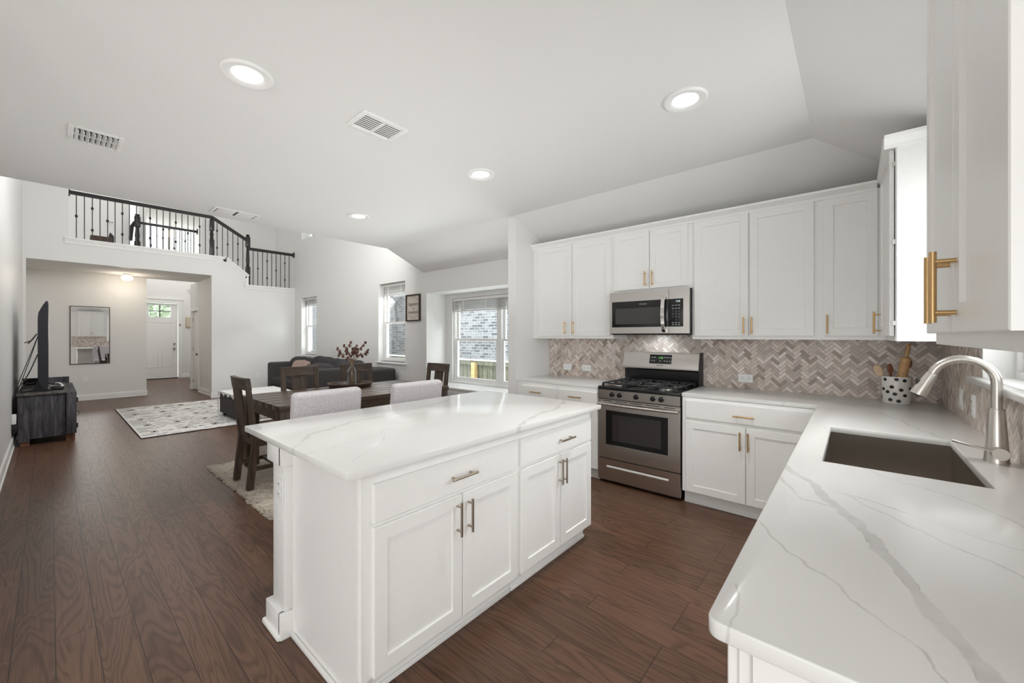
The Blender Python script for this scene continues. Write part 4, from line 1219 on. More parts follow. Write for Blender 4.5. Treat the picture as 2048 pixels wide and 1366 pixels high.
def dining_table():
    x0, x1, y0, y1 = -4.95, -3.86, 1.325, 3.27
    t = thing('dining_table', 'brown wooden dining table with thick square legs behind the island', 'table', (-4.405, 2.3, .02))
    top = MB()
    n = 6
    for k in range(n):
        a = x0 + (x1 - x0) * k / n; b = x0 + (x1 - x0) * (k + 1) / n
        top.box(a + .0003, b - .0003, y0, y1, .712, .760, 0, .0012)
    P('tabletop', top, 'table_wood', t)
    a = MB()
    for (p, q, r, s) in ((x0 + .06, x1 - .06, y0 + .03, y0 + .055), (x0 + .06, x1 - .06, y1 - .055, y1 - .03)): a.box(p, q, r, s, .615, .712)
    for (p, q, r, s) in ((x0 + .03, x0 + .055, y0 + .06, y1 - .06), (x1 - .055, x1 - .03, y0 + .06, y1 - .06)): a.box(p, q, r, s, .615, .712)
    P('apron', a, 'table_wood', t)
    for x in (x0 + .01, x1 - .135):
        for y in (y0 + .01, y1 - .135):
            P('leg', MB().box(x, x + .125, y, y + .125, .023, .712, 0, .005), 'chair_wood', t)
dining_table()

def wood_chair(label):
    t = thing('dining_chair', label, 'chair', (0, 0, 0), 0, 'dark wooden dining chairs')
    prof = [(-.265, 0), (-.215, 0), (-.165, .44), (-.185, .50), (-.245, .98), (-.275, .98), (-.232, .50), (-.222, .43)]
    for x in (-.215, .165):
        P('leg', MB().prism(prof, x, x + .05, 'x'), 'chair_wood', t)
    for x in (-.215, .165):
        P('leg', MB().box(x, x + .05, .17, .22, 0, .43, 0, .003), 'chair_wood', t)
    se = MB().box(-.225, .225, -.19, .24, .43, .462, 0, .008)
    P('seat', se, 'chair_rail_wood', t)
    ap = MB().box(-.165, .165, .18, .20, .37, .43).box(-.165, .165, -.20, -.18, .37, .43).box(-.205, -.185, -.18, .18, .37, .43).box(.185, .205, -.18, .18, .37, .43)
    P('apron', ap, 'chair_rail_wood', t)
    ra = MB()
    n = 8
    for i in range(n):
        u0 = -.218 + .436 * i / n; u1 = -.218 + .436 * (i + 1) / n
        c0 = .022 * (1 - (2 * i / n - 1) ** 2); c1 = .022 * (1 - (2 * (i + 1) / n - 1) ** 2)
        vs = []
        for (u, c) in ((u0, c0), (u1, c1)):
            vs += [(u, -.285 - c, .99), (u, -.245 - c, .99), (u, -.230 - c, .885), (u, -.270 - c, .885)]
        ra.add(vs, [(0, 1, 5, 4), (1, 2, 6, 5), (2, 3, 7, 6), (3, 0, 4, 7)] + ([(0, 3, 2, 1)] if i == 0 else []) + ([(4, 5, 6, 7)] if i == n - 1 else []))
    P('top_rail', ra, 'chair_rail_wood', t)
    P('splat', MB().prism([(-.290, .89), (-.272, .89), (-.208, .44), (-.226, .44)], -.085, .085, 'x'), 'chair_wood', t)
    st = MB().box(-.19, -.165, -.21, .19, .15, .185).box(.165, .19, -.21, .19, .15, .185).box(-.166, .166, -.03, -.005, .155, .18)
    P('stretcher', st, 'chair_wood', t)
    return t
c0 = wood_chair('dark wooden dining chair at the near end of the table, standing on the shaggy rug')
c0.location = (-4.27, 1.40, .023)
dup(c0, (-4.90, 2.00, .023), R(-90), 'dark wooden dining chair on the window side, in front of the sofa seat')
dup(c0, (-4.87, 2.72, .023), R(-90), 'dark wooden dining chair seen behind the glass bottle vase')
dup(c0, (-4.33, 3.22, .023), R(180), 'dark wooden dining chair at the far table end, in front of the bay window')
def soft_chair(label):
    t = thing('upholstered_chair', label, 'chair', (0, 0, 0), 0, 'grey upholstered dining chairs')
    M = Matrix.Translation((0, -.235, .46)) @ Matrix.Rotation(R(6), 4, 'X')
    P('backrest', MB().box(-.245, .245, -.045, .045, 0, .545, 0, .032, 4, M), 'gray_fabric', t, None, 60)
    P('seat', MB().box(-.215, .215, -.25, .17, .37, .49, 0, .03, 4), 'gray_fabric', t, None, 60)
    for x in (-.17, .17):
        for y in (-.21, .11):
            P('leg', MB().cyl((x, y, .375), (x * 1.06, y * 1.1, 0), .022, .015, 10), 'chair_wood', t)
    return t
s0 = soft_chair('grey upholstered dining chair behind the island, nearer the viewer on the left')
s0.location = (-3.165, 1.31, .0); s0.rotation_euler = (0, 0, R(90))
dup(s0, (-3.10, 2.04, .0), R(90), 'grey upholstered dining chair behind the island, on the right by the bay window')

TZ = .760
t = thing('round_tray', 'round dark wooden tray on the dining table under the vase', 'tray', (-4.745, 2.435, TZ))
P('dish', MB().lathe([(.20, 0), (.235, .002), (.262, .05), (.250, .05), (.228, .016), (0, .014)], (-4.745, 2.435, TZ), 48), 'tray_wood', t)
vz = TZ + .015; vc = (-4.83, 2.50)
v = thing('bottle_vase', 'clear glass bottle vase with dried stems on the round tray', 'vase', (vc[0], vc[1], vz))
P('bottle', MB().lathe([(0, 0), (.052, 0), (.056, .006), (.056, .165), (.050, .190), (.026, .222), (.021, .235), (.021, .262), (.026, .268), (.0235, .268), (.018, .260), (.018, .236), (.046, .188), (.052, .163), (.052, .010), (0, .008)], (vc[0], vc[1], vz), 28), 'bottle_glass', v)
rnd = random.Random(11)
cam_r = Vector((.758, .652, 0)); cam_f = Vector((-.652, .758, 0))
sp = [(-.19, .45), (-.12, .49), (-.07, .44), (-.015, .53), (.04, .49), (.09, .45), (.14, .53), (.20, .43), (-.15, .37), (.11, .38), (-.09, .33), (.03, .42)]
for k, (dx, dz) in enumerate(sp):
    dd = rnd.uniform(-.06, .06)
    base_ = Vector((vc[0], vc[1], vz + .02)) + cam_r * (-dx * .18)
    mid = Vector((vc[0], vc[1], vz + .265)) + cam_r * dx * .06
    top = Vector((vc[0], vc[1], vz + dz)) + cam_r * dx + cam_f * dd
    pts = [base_, mid, mid.lerp(top, .5) - cam_r * dx * .12 + Vector((0, 0, .01)), top]
    sb = MB().tube(pts, [.003, .0036, .003, .002], 6)
    so = P('dried_stem', sb, 'stem', v)
    pm = MB()
    for j in range(4 if k < 8 else 2):
        f_ = 1.0 - .15 * j
        c = mid.lerp(top, f_) + cam_r * rnd.uniform(-.02, .02) + cam_f * rnd.uniform(-.02, .02)
        M = Matrix.Translation(c) @ Matrix.Rotation(rnd.uniform(-.9, .9), 4, 'X') @ Matrix.Rotation(rnd.uniform(-.9, .9), 4, 'Y')
        pm.ball((0, 0, 0), .016, .014, .025, 0, 8, 6, M)
        for q_ in range(3):
            a = q_ * 2.1 + rnd.random()
            pm.add([M @ Vector((0, 0, -.02)), M @ Vector((.018 * math.cos(a), .018 * math.sin(a), .0)), M @ Vector((.012 * math.cos(a + .5), .012 * math.sin(a + .5), .03))], [(0, 1, 2)])
    P('seed_pod', pm, 'pod', so)
tw = MB()
for k in range(4):
    p = Vector((vc[0], vc[1], vz + .40)) - cam_r * .06
    pts = [p + cam_r * (-.05 * i - .01 * math.sin(i * 2 + k)) + Vector((0, 0, (.012 - .012 * k) * i + .012 * math.sin(i * 1.7 + k * 2))) for i in range(5)]
    tw.tube(pts, .0012, 5)
P('curly_twig', tw, 'stem', v)
T('glass_dish', MB().lathe([(.03, 0), (.045, .004), (.062, .022), (.060, .024), (.042, .008), (0, .006)], (-4.90, 2.40, vz), 24), 'bottle_glass', 'small clear glass dish beside the bottle on the round tray', 'dish')

# framed sign
sg = thing('framed_sign', 'wooden framed sign with black script lettering on the window wall', 'sign', (-5.735, YW - .02, 1.65))
f = onY(YW)
x0, x1, z0, z1 = -5.945, -5.545, 1.645, 2.105
fr = MB()
for (a, b, c, d) in ((x0, x0 + .022, z0, z1), (x1 - .022, x1, z0, z1), (x0 + .022, x1 - .022, z0, z0 + .022), (x0 + .022, x1 - .022, z1 - .022, z1)): fbox(fr, f, a, b, c, d, 0, .03)
P('frame', fr, 'sign_frame', sg)
bd = P('board', fbox(MB(), f, x0 + .02, x1 - .02, z0 + .02, z1 - .02, 0, .012), 'sign_face', sg)
cx, cz = (x0 + x1) / 2, (z0 + z1) / 2
tm = MB()
for (s, dz, sz) in (('happiness', .065, .078), ('is', -.008, .06), ('homemade', -.075, .070)):
    text_mb(s, sz, lambda x, y, z, dz=dz: f(cx + x * .92, cz + dz + y * 1.15, .012 + z), .001, .25, mb=tm)
P('lettering', tm, 'ink', bd)
sprig = MB()
for sgn in (1, -1):
    for i in range(-5, 6):
        if i == 0 and sgn == 1: continue
        a = i * .16
        u, vv = cx + .20 * math.sin(a) * .85, cz + sgn * (.02 + .155 * math.cos(a))
        for s_ in (-1, 1):
            sprig.add([f(u, vv, .0125), f(u + .016 * math.cos(a), vv + s_ * .010 - sgn * .012 * math.sin(a), .0125), f(u + .007, vv + s_ * .013, .0125)], [(0, 1, 2)])
P('leaf_sprig', sprig, 'ink', bd)

# ------------------------------------------------------------------ living room
rx0, rx1, ry0, ry1 = -10.55, -7.28, .80, 3.35
rg = thing('area_rug', 'white flatweave rug with black dashes and small motifs in the living room', 'rug', ((rx0 + rx1) / 2, (ry0 + ry1) / 2, 0))
P('weave', MB().box(rx0, rx1, ry0, ry1, 0, .010, 0, .003), 'rug', rg)
pt = MB(); rnd = random.Random(21)
nrow = 34
for r_ in range(nrow):
    x = rx0 + .06 + (rx1 - rx0 - .12) * r_ / (nrow - 1)
    y = ry0 + .03
    amp = .02; ph = rnd.uniform(0, 6)
    while y < ry1 - .05:
        l = rnd.uniform(.05, .22)
        if rnd.random() < .72:
            n = 4
            for i in range(n):
                ya, yb = y + l * i / n, min(ry1 - .02, y + l * (i + 1) / n)
                xa, xb = x + amp * math.sin(ya * 5 + ph), x + amp * math.sin(yb * 5 + ph)
                w = .011
                pt.add([(xa - w, ya, .0108), (xa + w, ya, .0108), (xb + w, yb, .0108), (xb - w, yb, .0108)], [(0, 1, 2, 3)])
        y += l + rnd.uniform(.015, .07)
for r_ in range(5):      # rows of H-like motifs
    x = rx0 + .35 + r_ * .64
    for k in range(7):
        y = ry0 + .18 + k * .36
        for (a, b, c, d) in ((-.045, -.025, -.045, .045), (.025, .045, -.045, .045), (-.025, .025, -.012, .012), (-.010, .010, .15, .20)):
            pt.box(x + a, x + b, y + c, y + d, .0105, .0115)
P('dash_pattern', pt, 'rug_dark', rg)
# bound edge
eb = MB().box(rx1 - .004, rx1 + .004, ry0, ry1, 0, .012).box(rx0, rx1, ry0 - .004, ry0 + .004, 0, .012)
P('binding', eb, 'rug_dark', rg)

# ottoman with a throw
ot = thing('ottoman', 'low dark grey ottoman on the white rug half covered by a throw', 'ottoman', (-7.95, 2.35, .012))
P('cushion', MB().box(-8.40, -7.48, 1.93, 2.78, .06, .425, 0, .03, 3), 'sofa', ot)
for x in (-8.33, -7.55):
    for y in (2.0, 2.71): P('leg', MB().box(x - .03, x + .03, y - .03, y + .03, .012, .065), 'black_matte', ot)
th = MB()
rnd = random.Random(4)
n = 26
# top sheet with a ragged near edge, left flap and front flap
def sheet(fn_, nu, nv, keep=lambda i, j: True):
    vs = [fn_(i / nu, j / nv) for j in range(nv + 1) for i in range(nu + 1)]
    fs = [(j * (nu + 1) + i, j * (nu + 1) + i + 1, (j + 1) * (nu + 1) + i + 1, (j + 1) * (nu + 1) + i) for j in range(nv) for i in range(nu) if keep(i, j)]
    th.add(vs, fs)
sheet(lambda u, v: (-8.42 + .96 * u, 1.925 + .87 * v, .432 + .004 * math.sin(9 * u) * math.sin(11 * v)), 20, 20)
sheet(lambda u, v: (-8.42 + .05 * u, 1.915 - .012 * abs(math.sin(13 * u * v + 4 * v)), .432 - .40 * v), 6, 10)
sheet(lambda u, v: (-8.42 + .96 * u, 1.915, .432 - v * (.035 + .02 * math.sin(u * 23) + .015 * math.sin(u * 57))), 40, 3)
sheet(lambda u, v: (-7.455 + .012 * math.sin(14 * u), 2.12 + .62 * u, .432 - .33 * v), 24, 8)
for k in range(70):
    y = 2.12 + .62 * (k + .5) / 70
    th.tube([(-7.452, y, .105), (-7.448 + rnd.uniform(-.006, .006), y + rnd.uniform(-.006, .006), .03)], .0032, 4)
for k in range(26):
    z = .40 - .36 * k / 26
    th.tube([(-8.415, 1.918, z), (-8.435 - rnd.uniform(0, .012), 1.914, z - .012)], .003, 4)
T('throw_blanket', th, 'throw', 'white knitted throw with fringe draped over the ottoman', 'blanket', None, 60)

# sectional sofa
so = thing('sectional_sofa', 'charcoal L-shaped sectional sofa along the window wall', 'sofa', (-8.4, 3.5, 0))
SF = MB().box(-10.0, -6.9, 3.22, 4.03, .05, .30, 0, .03, 3)
P('base', SF, 'sofa', so)
P('backrest', MB().box(-10.0, -6.9, 3.84, 4.04, .28, .80, 0, .06, 4), 'sofa', so, None, 60)
P('side_back', MB().box(-6.98, -6.75, 2.80, 3.92, .05, .83, 0, .035, 4), 'sofa', so, None, 60)
P('armrest', MB().box(-10.06, -9.88, 3.20, 4.0, .05, .80, 0, .05, 4), 'sofa', so, None, 60)
P('armrest', MB().box(-6.73, -6.17, 3.50, 4.03, .05, .825, 0, .06, 5), 'sofa', so, None, 60)
for (x0, x1) in ((-9.87, -8.92), (-8.90, -7.95), (-7.93, -7.00)):
    P('seat_cushion', MB().box(x0, x1, 3.2, 3.84, .30, .47, 0, .05, 4), 'sofa_cushion', so, None, 60)
for i in range(4):
    if i < 1: P('leg', MB().box(-9.95, -9.89, 3.26, 3.32, 0, .06), 'black_matte', so)
for i, (x, y, z, w, d, h, rx, rz) in enumerate(((-9.40, 3.70, .69, 1.0, .26, .46, -14, 5), (-8.44, 3.72, .72, .98, .26, .48, -14, -3), (-7.50, 3.70, .71, .95, .26, .47, -13, 2))):
    M = Matrix.Translation((x, y, z)) @ Matrix.Rotation(R(rz), 4, 'Z') @ Matrix.Rotation(R(rx), 4, 'X')
    lab = ['charcoal back cushion at the far left end of the sofa', 'charcoal back cushion in the middle of the sofa below the wall', 'charcoal back cushion at the right end of the sofa row'][i]
    T('back_cushion', MB().pillow(0, 0, 0, w, d, h, 0, M, 10, 3.4, .06, 30 + i), 'sofa_cushion', lab, 'cushion', None, 70)
for i, (x, y, z, w, d, h, ry, rz) in enumerate(((-7.08, 3.08, .73, .24, .52, .36, -12, 3), (-7.06, 3.62, .745, .24, .56, .38, -12, -4))):
    M = Matrix.Translation((x, y, z)) @ Matrix.Rotation(R(rz), 4, 'Z') @ Matrix.Rotation(R(ry), 4, 'Y')
    lab = ['charcoal cushion leaning over the near back of the sofa, left one behind the chairs', 'charcoal cushion leaning over the near back of the sofa, behind the vase'][i]
    T('back_cushion', MB().pillow(0, 0, 0, w, d, h, 0, M, 10, 3.4, .06, 40 + i), 'sofa_cushion', lab, 'cushion', None, 70)
M = Matrix.Translation((-8.86, 3.44, .69)) @ Matrix.Rotation(R(12), 4, 'Z') @ Matrix.Rotation(R(-20), 4, 'X')
T('throw_pillow', MB().pillow(0, 0, 0, .46, .15, .38, 0, M, 10, 5.0, .05, 50), 'pink', 'dusty pink throw pillow among the charcoal sofa cushions', 'pillow', None, 70)

# media stand, television, cables
ms = thing('tv_stand', 'weathered dark plank media stand against the left wall', 'tv stand', (-8.75, -.06, 0))
bx = MB()
for k in range(4):
    a = -.265 + .40 * k / 4; b = -.265 + .40 * (k + 1) / 4
    bx.box(-9.55, -7.90, a + .001, b - .001, .085 if 0 < k else .05, .635, 0, .002)
P('carcass', bx, 'old_plank', ms)
tp = MB()
for k in range(3):
    a = -.275 + .43 * k / 3; b = -.275 + .43 * (k + 1) / 3
    tp.box(-9.57, -7.88, a + .001, b - .001, .635, .655, 0, .003)
P('top_board', tp, 'old_plank_top', ms)
for (x0, x1) in ((-9.5, -8.74), (-8.70, -7.86)):
    d = P('door', MB().box(x0, x1, .14, .232, .10, .645, 0, .003), 'old_plank', ms)
    for v_ in (.20, .54): P('hinge', MB().box(x1 - .012, x1 + .004, .228, .245, v_ - .03, v_ + .03), 'black_matte', d)
    P('pull_ring', MB().tube([(x1 - .01, .236 + .02 * math.sin(i * PI / 4), .36 + .03 * math.cos(i * PI / 4)) for i in range(9)], .003, 6), 'black_matte', d)
for (x, y) in ((-7.96, -.22), (-7.96, .17), (-9.48, -.22), (-9.48, .17)):
    P('foot', MB().box(x - .045, x + .045, y - .03, y + .05, 0, .09), 'foot_wood', ms)
P('end_board', MB().box(-9.60, -9.55, -.27, .20, .60, .74), 'old_plank', ms)

tv = thing('television', 'large flat television seen edge-on on the plank stand', 'television', (-8.75, -.06, .655))
prof = [(-.018, .69), (-.018, 1.85), (-.034, 1.85), (-.060, 1.80), (-.098, 1.70), (-.105, 1.62), (-.105, .84), (-.060, .70)]
P('casing', MB().prism(prof, -9.55, -8.05, 'x'), 'tv_black', tv)
P('screen', MB().box(-9.53, -8.07, -.0178, -.014, .71, 1.83), 'black', tv)
P('stand_foot', MB().prism([(-.245, .655), (.02, .655), (.02, .668), (-.03, .70), (-.06, .80), (-.10, .80), (-.15, .69), (-.235, .678)], -8.22, -8.12, 'x'), 'tv_black', tv)
P('stand_foot', MB().prism([(-.245, .655), (.02, .655), (.02, .668), (-.03, .70), (-.06, .80), (-.10, .80), (-.15, .69), (-.235, .678)], -9.4, -9.3, 'x'), 'tv_black', tv)

cab = MB()
def sag(p, q, s, n=8):
    p, q = Vector(p), Vector(q)
    return [p.lerp(q, i / n) + Vector((0, 0, -s * math.sin(PI * i / n))) for i in range(n + 1)]
T('power_cable', MB().tube(sag((-8.10, -.10, 1.40), (-7.98, -.285, .70), .0), .004, 6).tube(sag((-8.10, -.105, 1.38), (-7.96, -.29, .60), .02), .004, 6).tube([(-7.96, -.29, .60), (-8.0, -.295, .35), (-8.05, -.29, .28)], .004, 6), 'black_matte', 'two thin black cables hanging from the middle of the television back', 'cable')
T('power_cable', MB().tube(sag((-8.10, -.105, 1.15), (-8.0, -.27, .72), .05), .006, 6).tube([(-8.0, -.27, .72), (-7.97, -.288, .55), (-8.02, -.295, .3)], .006, 6), 'black_matte', 'thicker black cable curving from low on the television to behind the stand', 'cable')
T('cable_strap', MB().tube([(-8.07, -.11, 1.42), (-8.06, -.16, 1.33), (-8.05, -.215, 1.30)], .006, 6).tube([(-8.07, -.11, 1.42), (-8.06, -.15, 1.34), (-8.05, -.185, 1.29)], .006, 6), 'black_matte', 'short black strap dangling behind the television', 'strap')
pa = thing('power_adapter', 'white plug adapter with black cord in the wall behind the plank stand', 'adapter', (-7.86, -.296, .30))
P('adapter_body', MB().box(-7.92, -7.82, -.309, -.272, .30, .42, 0, .008), 'white_plastic', pa)
P('cord', MB().tube([(-7.87, -.27, .40), (-7.85, -.25, .43), (-7.86, -.262, .46), (-7.95, -.275, .44)], .004, 6), 'black_matte', pa)
P('plug', MB().box(-7.91, -7.83, -.309, -.265, .20, .29, 0, .008), 'black_matte', pa)
mbx = thing('media_box', 'black media box on the plank stand beside the television', 'media box', (-8.40, .06, .655))
P('case', MB().box(-8.55, -8.22, .005, .125, .655, .705, 0, .004), 'black', mbx)
P('front_line', MB().box(-8.222, -8.218, .01, .12, .676, .682), 'bronze', mbx)
T('game_controller', MB().tube([(-8.42, .04, .72), (-8.38, .055, .735), (-8.34, .085, .735), (-8.32, .11, .722)], [.010, .014, .014, .010], 8), 'white_plastic', 'small white controller lying on the black media box', 'controller')
T('coiled_cord', MB().tube([(-8.36 + .03 * math.cos(i * .6), .06 + .045 * math.sin(i * .6), .712 + .002 * i) for i in range(16)], .005, 6), 'black_matte', 'black cord coiled on the media box', 'cord')

# mirror on the alcove wall
mr = thing('wall_mirror', 'tall rectangular mirror with thin dark frame on the alcove wall', 'mirror', (-12.53, .57, .79))
g = onX(-12.55, 1)
y0, y1, z0, z1 = .272, .868, .785, 2.03
fr = MB()
for (a, b, c, d) in ((y0, y0 + .012, z0, z1), (y1 - .012, y1, z0, z1), (y0 + .012, y1 - .012, z0, z0 + .012), (y0 + .012, y1 - .012, z1 - .012, z1)): fbox(fr, g, a, b, c, d, 0, .022)
P('frame', fr, 'sign_frame', mr)
P('mirror_glass', fbox(MB(), g, y0 + .010, y1 - .010, z0 + .010, z1 - .010, .004, .010), 'mirror', mr)

# flush light in the alcove
fl = thing('flush_ceiling_light', 'small glowing mushroom ceiling light in the alcove', 'ceiling light', (-12.02, 1.095, 2.60))
P('base', MB().cyl((-12.02, 1.095, 2.715), (-12.02, 1.095, CZ), .06, .065, 24), 'trim', fl)
P('glass_shade', MB().lathe([(0, 0), (.06, .003), (.088, .025), (.10, .06), (.088, .088), (.055, .105), (.04, .117)], (-12.02, 1.095, 2.60), 28), 'warm_lamp', fl)
lt = bpy.data.lights.new('alcove_lamp', 'POINT'); lt.energy = 8; lt.color = (1, .86, .68); lt.shadow_soft_size = .10
lo = bpy.data.objects.new('alcove_lamp', lt); COL.objects.link(lo); lo.location = (-12.02, 1.095, 2.55)
# small things in the foyer
ds = thing('foyer_sign', 'small framed sign on the foyer wall right of the front door', 'sign', (-16.98, 3.02, 1.70))
P('frame', MB().box(-17, -16.96, 2.97, 3.09, 1.68, 2.02, 0, .004), 'light_wood', ds)
P('board', MB().box(-16.962, -16.955, 2.985, 3.075, 1.695, 2.005), 'sign_face', ds)
T('door_sensor', MB().box(-17, -16.97, 2.80, 2.84, 1.72, 1.80, 0, .004), 'nickel', 'tiny grey sensor on the front door casing', 'sensor')

# ------------------------------------------------------------------ balcony
rl = thing('balcony_railing', 'black balcony railing with iron balusters above the alcove opening', 'railing', (X1 - .04, 2.2, 2.57))
XR = X1 - .05
def handrail(p, q):
    (y0, z0), (y1, z1) = p, q
    mb = MB()
    dy, dz = y1 - y0, z1 - z0; L = math.hypot(dy, dz); ny, nz = -dz / L, dy / L
    for (t0, t1, w) in ((0, .018, .034), (-.030, 0, .030), (-.045, -.030, .022)):
        mb.prism([(y0 + ny * t0, z0 + nz * t0), (y1 + ny * t0, z1 + nz * t0), (y1 + ny * t1, z1 + nz * t1), (y0 + ny * t1, z0 + nz * t1)], XR - w, XR + w, 'x')
    return mb
def newel(y, z0, z1, x=None, s=.042, foot=.40):
    x = XR if x is None else x
    mb = MB().box(x - s, x + s, y - s, y + s, z0, z0 + (z1 - z0) * foot, 0, .004)
    zt = z0 + (z1 - z0) * foot; zb = z1 - .30
    k = s / .042
    mb.lathe([(.040 * k, 0), (.028 * k, .015), (.040 * k, .03), (.030 * k, .05), (.038 * k, .12), (.026 * k, zb - zt - .02), (.040 * k, zb - zt)], (x, y, zt), 16)
    mb.box(x - s, x + s, y - s, y + s, zb, z1 - .07, 0, .004)
    mb.lathe([(.045 * k, 0), (.045 * k, .012), (.028 * k, .022), (.040 * k, .045), (.030 * k, .065), (0, .072)], (x, y, z1 - .072), 16)
    return mb
def baluster(y, z0, z1, knots, x=None):
    x = XR if x is None else x
    mb = MB().box(x - .0065, x + .0065, y - .0065, y + .0065, z0, z1)
    for kf in knots:
        z = z0 + (z1 - z0) * kf
        mb.lathe([(.008, -.030), (.020, -.008), (.020, .008), (.008, .030)], (x, y, z), 8)
    return mb
P('handrail', handrail((.225, 4.04), (2.37, 4.06)), 'rail_black', rl)
P('handrail', handrail((2.37, 4.06), (3.06, 3.66)), 'rail_black', rl)
P('handrail', handrail((3.06, 3.475), (YW - .01, 3.475)), 'rail_black', rl)
P('rosette', MB().box(XR - .05, XR + .05, .222, .24, 3.96, 4.07, 0, .004).box(XR - .05, XR + .05, YW - .018, YW - .001, 3.40, 3.53, 0, .004), 'rail_black', rl)
P('newel_post', newel(2.36, 3.183, 4.05, None, .042, .42), 'rail_black', rl)
P('newel_post', newel(3.06, 2.598, 3.80, None, .042, .36), 'rail_black', rl)
pat = [(.62,), (), (.25, .72), (), (.48,), ()]
i = 0
y = .318
while y < 2.30:
    pp = [(.50,), (), (.28, .78), (), (.45,), (), (.27, .72)][i % 6 if i < 60 else 0]
    P('baluster', baluster(y, 3.183, 4.0, ([.52], [], [.25, .75], [], [.48], [], [.25, .75], [])[i % 4 if i % 8 < 8 else 0]), 'iron', rl)
    y += .1015; i += 1
for k in range(6):
    yy = 2.46 + .1 * k
    zb = 3.19 if yy < 2.61 else 3.19 - (yy - 2.61) * .81
    zt = 4.06 - (yy - 2.37) * .58 - .05
    P('baluster', baluster(yy, zb, zt, ([.25, .75], [], [.5], [])[k % 4]), 'iron', rl)
for k in range(9):
    yy = 3.17 + .1 * k
    P('baluster', baluster(yy, 2.598, 3.435, ([], [.5], [], [.25, .75])[k % 4]), 'iron', rl)
# inner railing over the stair well
ir = thing('stair_railing', 'inner black stair railing behind the balcony in front of the bright windows', 'railing', (-12.5, 1.9, 3.05))
XI = -12.50
mb = MB().box(XI - .03, XI + .03, 1.36, 2.40, 3.98, 4.03, 0, .008)
P('handrail', mb, 'rail_black', ir)
P('newel_post', newel(1.31, 3.05, 4.20, XI, .05, .45), 'rail_black', ir)
P('stair_rail', MB().tube([(XI, 1.27, 4.0), (XI - .1, 1.23, 3.92), (XI - .4, 1.235, 3.65)], .035, 10), 'rail_black', ir)
P('rosette', MB().box(XI - .05, XI + .05, 2.395, 2.418, 3.94, 4.07), 'rail_black', ir)
for k in range(9):
    P('baluster', baluster(1.44 + .105 * k, 3.05, 3.99, ([], [.5], [], [.28, .72])[k % 4], XI), 'iron', ir)
# foyer chandelier seen through the railings
ch = thing('foyer_chandelier', 'glowing glass bowl chandelier hanging behind the stair railing', 'chandelier', (-14.5, 2.20, 4.10))
P('glass_bowl', MB().lathe([(0, 0), (.10, .01), (.20, .06), (.24, .13), (.235, .14), (0, .13)], (-14.5, 2.20, 4.16), 28), 'warm_lamp', ch)
P('stem', MB().cyl((-14.5, 2.20, 4.28), (-14.5, 2.20, 5.5), .005), 'bronze', ch)
# things upstairs
bxo = thing('wooden_box', 'dark brown wooden crate on the upstairs floor behind the balusters', 'crate', (-12.2, .72, 3.05))
P('crate_body', MB().box(-12.35, -12.05, .55, .86, 3.05, 3.50, 0, .005), 'tray_wood', bxo)
P('crate_slats', MB().box(-12.05, -12.03, .57, .84, 3.10, 3.20).box(-12.05, -12.03, .57, .84, 3.27, 3.37), 'red_wood', bxo)
T('black_screen', MB().prism([(.80, 3.05), (.92, 3.05), (.92, 3.58), (.86, 3.66), (.84, 3.60)], -12.40, -12.34, 'x'), 'black_matte', 'slim black panel leaning beside the upstairs crate', 'panel')
T('picture_frame', MB().prism([(2.93, 2.50), (3.0, 2.50), (2.97, 2.98), (2.93, 2.98)], -11.9, -11.6, 'x'), 'black_matte', 'small black frame standing on the landing behind the sloping rail', 'frame')

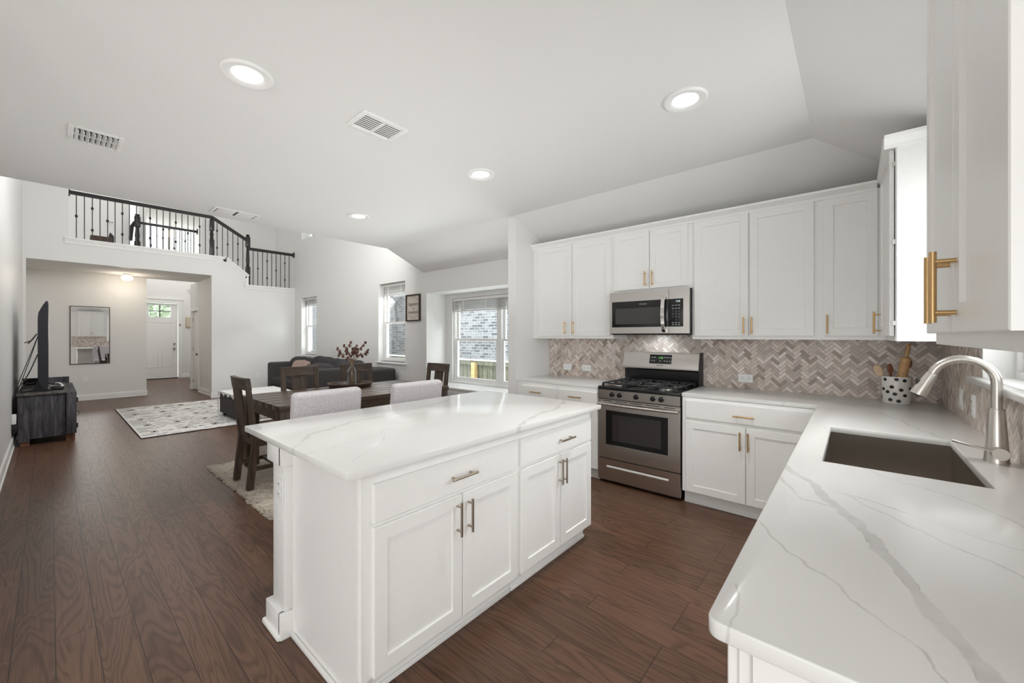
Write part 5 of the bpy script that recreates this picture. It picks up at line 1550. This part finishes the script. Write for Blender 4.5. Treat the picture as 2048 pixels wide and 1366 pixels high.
# ------------------------------------------------------------------ outside
struct(MB().box(-26, 4, 4.7, 12, -.35, -.05).build('ground_yard', 'concrete'))
hs = thing('neighbour_house', 'pale grey brick wall of the house next door behind the fence', 'house', (-8, 7.6, -.1))
P('brick_wall', MB().box(-18, 1, 7.5, 7.7, -.1, 6.2), 'brick', hs)
P('eave', MB().box(-18, 1, 7.1, 7.8, 6.2, 6.35), 'trim', hs)
fd = thing('flood_light', 'white twin outdoor flood light on the neighbouring brick wall', 'outdoor light', (-11.65, 7.45, 2.5))
P('mount', MB().box(-11.72, -11.58, 7.46, 7.5, 2.42, 2.56, 0, .01), 'white_plastic', fd)
P('lamp_head', MB().cyl((-11.66, 7.46, 2.56), (-11.75, 7.22, 2.62), .07, .11, 16), 'white_plastic', fd)
P('lamp_head', MB().cyl((-11.60, 7.46, 2.50), (-11.48, 7.25, 2.40), .06, .09, 16), 'white_plastic', fd)
fe = thing('yard_fence', 'weathered wooden privacy fence with cap board whitened for sunlight outside the windows', 'fence', (-8, 5.9, -.05))
pk = MB(); rnd = random.Random(8)
x = -17.0
while x < .5:
    w = rnd.uniform(.125, .15)
    pk.box(x, x + w, 5.90, 5.92, -.05, .86, 0, .003)
    x += w + rnd.choice((.006, .008, .022))
P('pickets', pk, 'fence', fe)
P('cap_board', MB().box(-17, .5, 5.84, 5.97, .872, .895), 'trim', fe)  # white colour stands in for sun on the fence top
P('rail_board', MB().box(-17, .5, 5.86, 5.90, .78, .872), 'fence', fe)
for xx in (-16.4, -14.0, -11.6, -8.5, -6.07, -4.1, -2.0):
    P('post', MB().box(xx - .05, xx + .05, 5.79, 5.885, -.05, .83), 'fence_post', fe)
rnd = random.Random(31)
bu = MB()
for k in range(2600):
    a, b = rnd.uniform(0, 6.28), math.acos(rnd.uniform(-1, 1)); r = 1.2 * rnd.uniform(.55, 1)
    c = Vector((-23.5 + r * math.sin(b) * math.cos(a), 3.0 + 2.0 * r * math.sin(b) * math.sin(a), 3.2 + 1.2 * r * math.cos(b)))
    d = Vector((rnd.uniform(-1, 1), rnd.uniform(-1, 1), rnd.uniform(-1, 1))).normalized(); e = d.orthogonal().normalized()
    bu.add([c - d * .14, c + e * .07, c + d * .14, c - e * .07], [(0, 1, 2, 3)])
tr = thing('street_tree', 'green leafy tree seen through the panes of the front door', 'tree', (-23.5, 3.0, -.05))
P('foliage', bu, 'leaf', tr)
P('trunk', MB().cyl((-23.9, 4.4, -.05), (-23.6, 4.0, 2.6), .12, .08, 10), 'red_wood', tr)
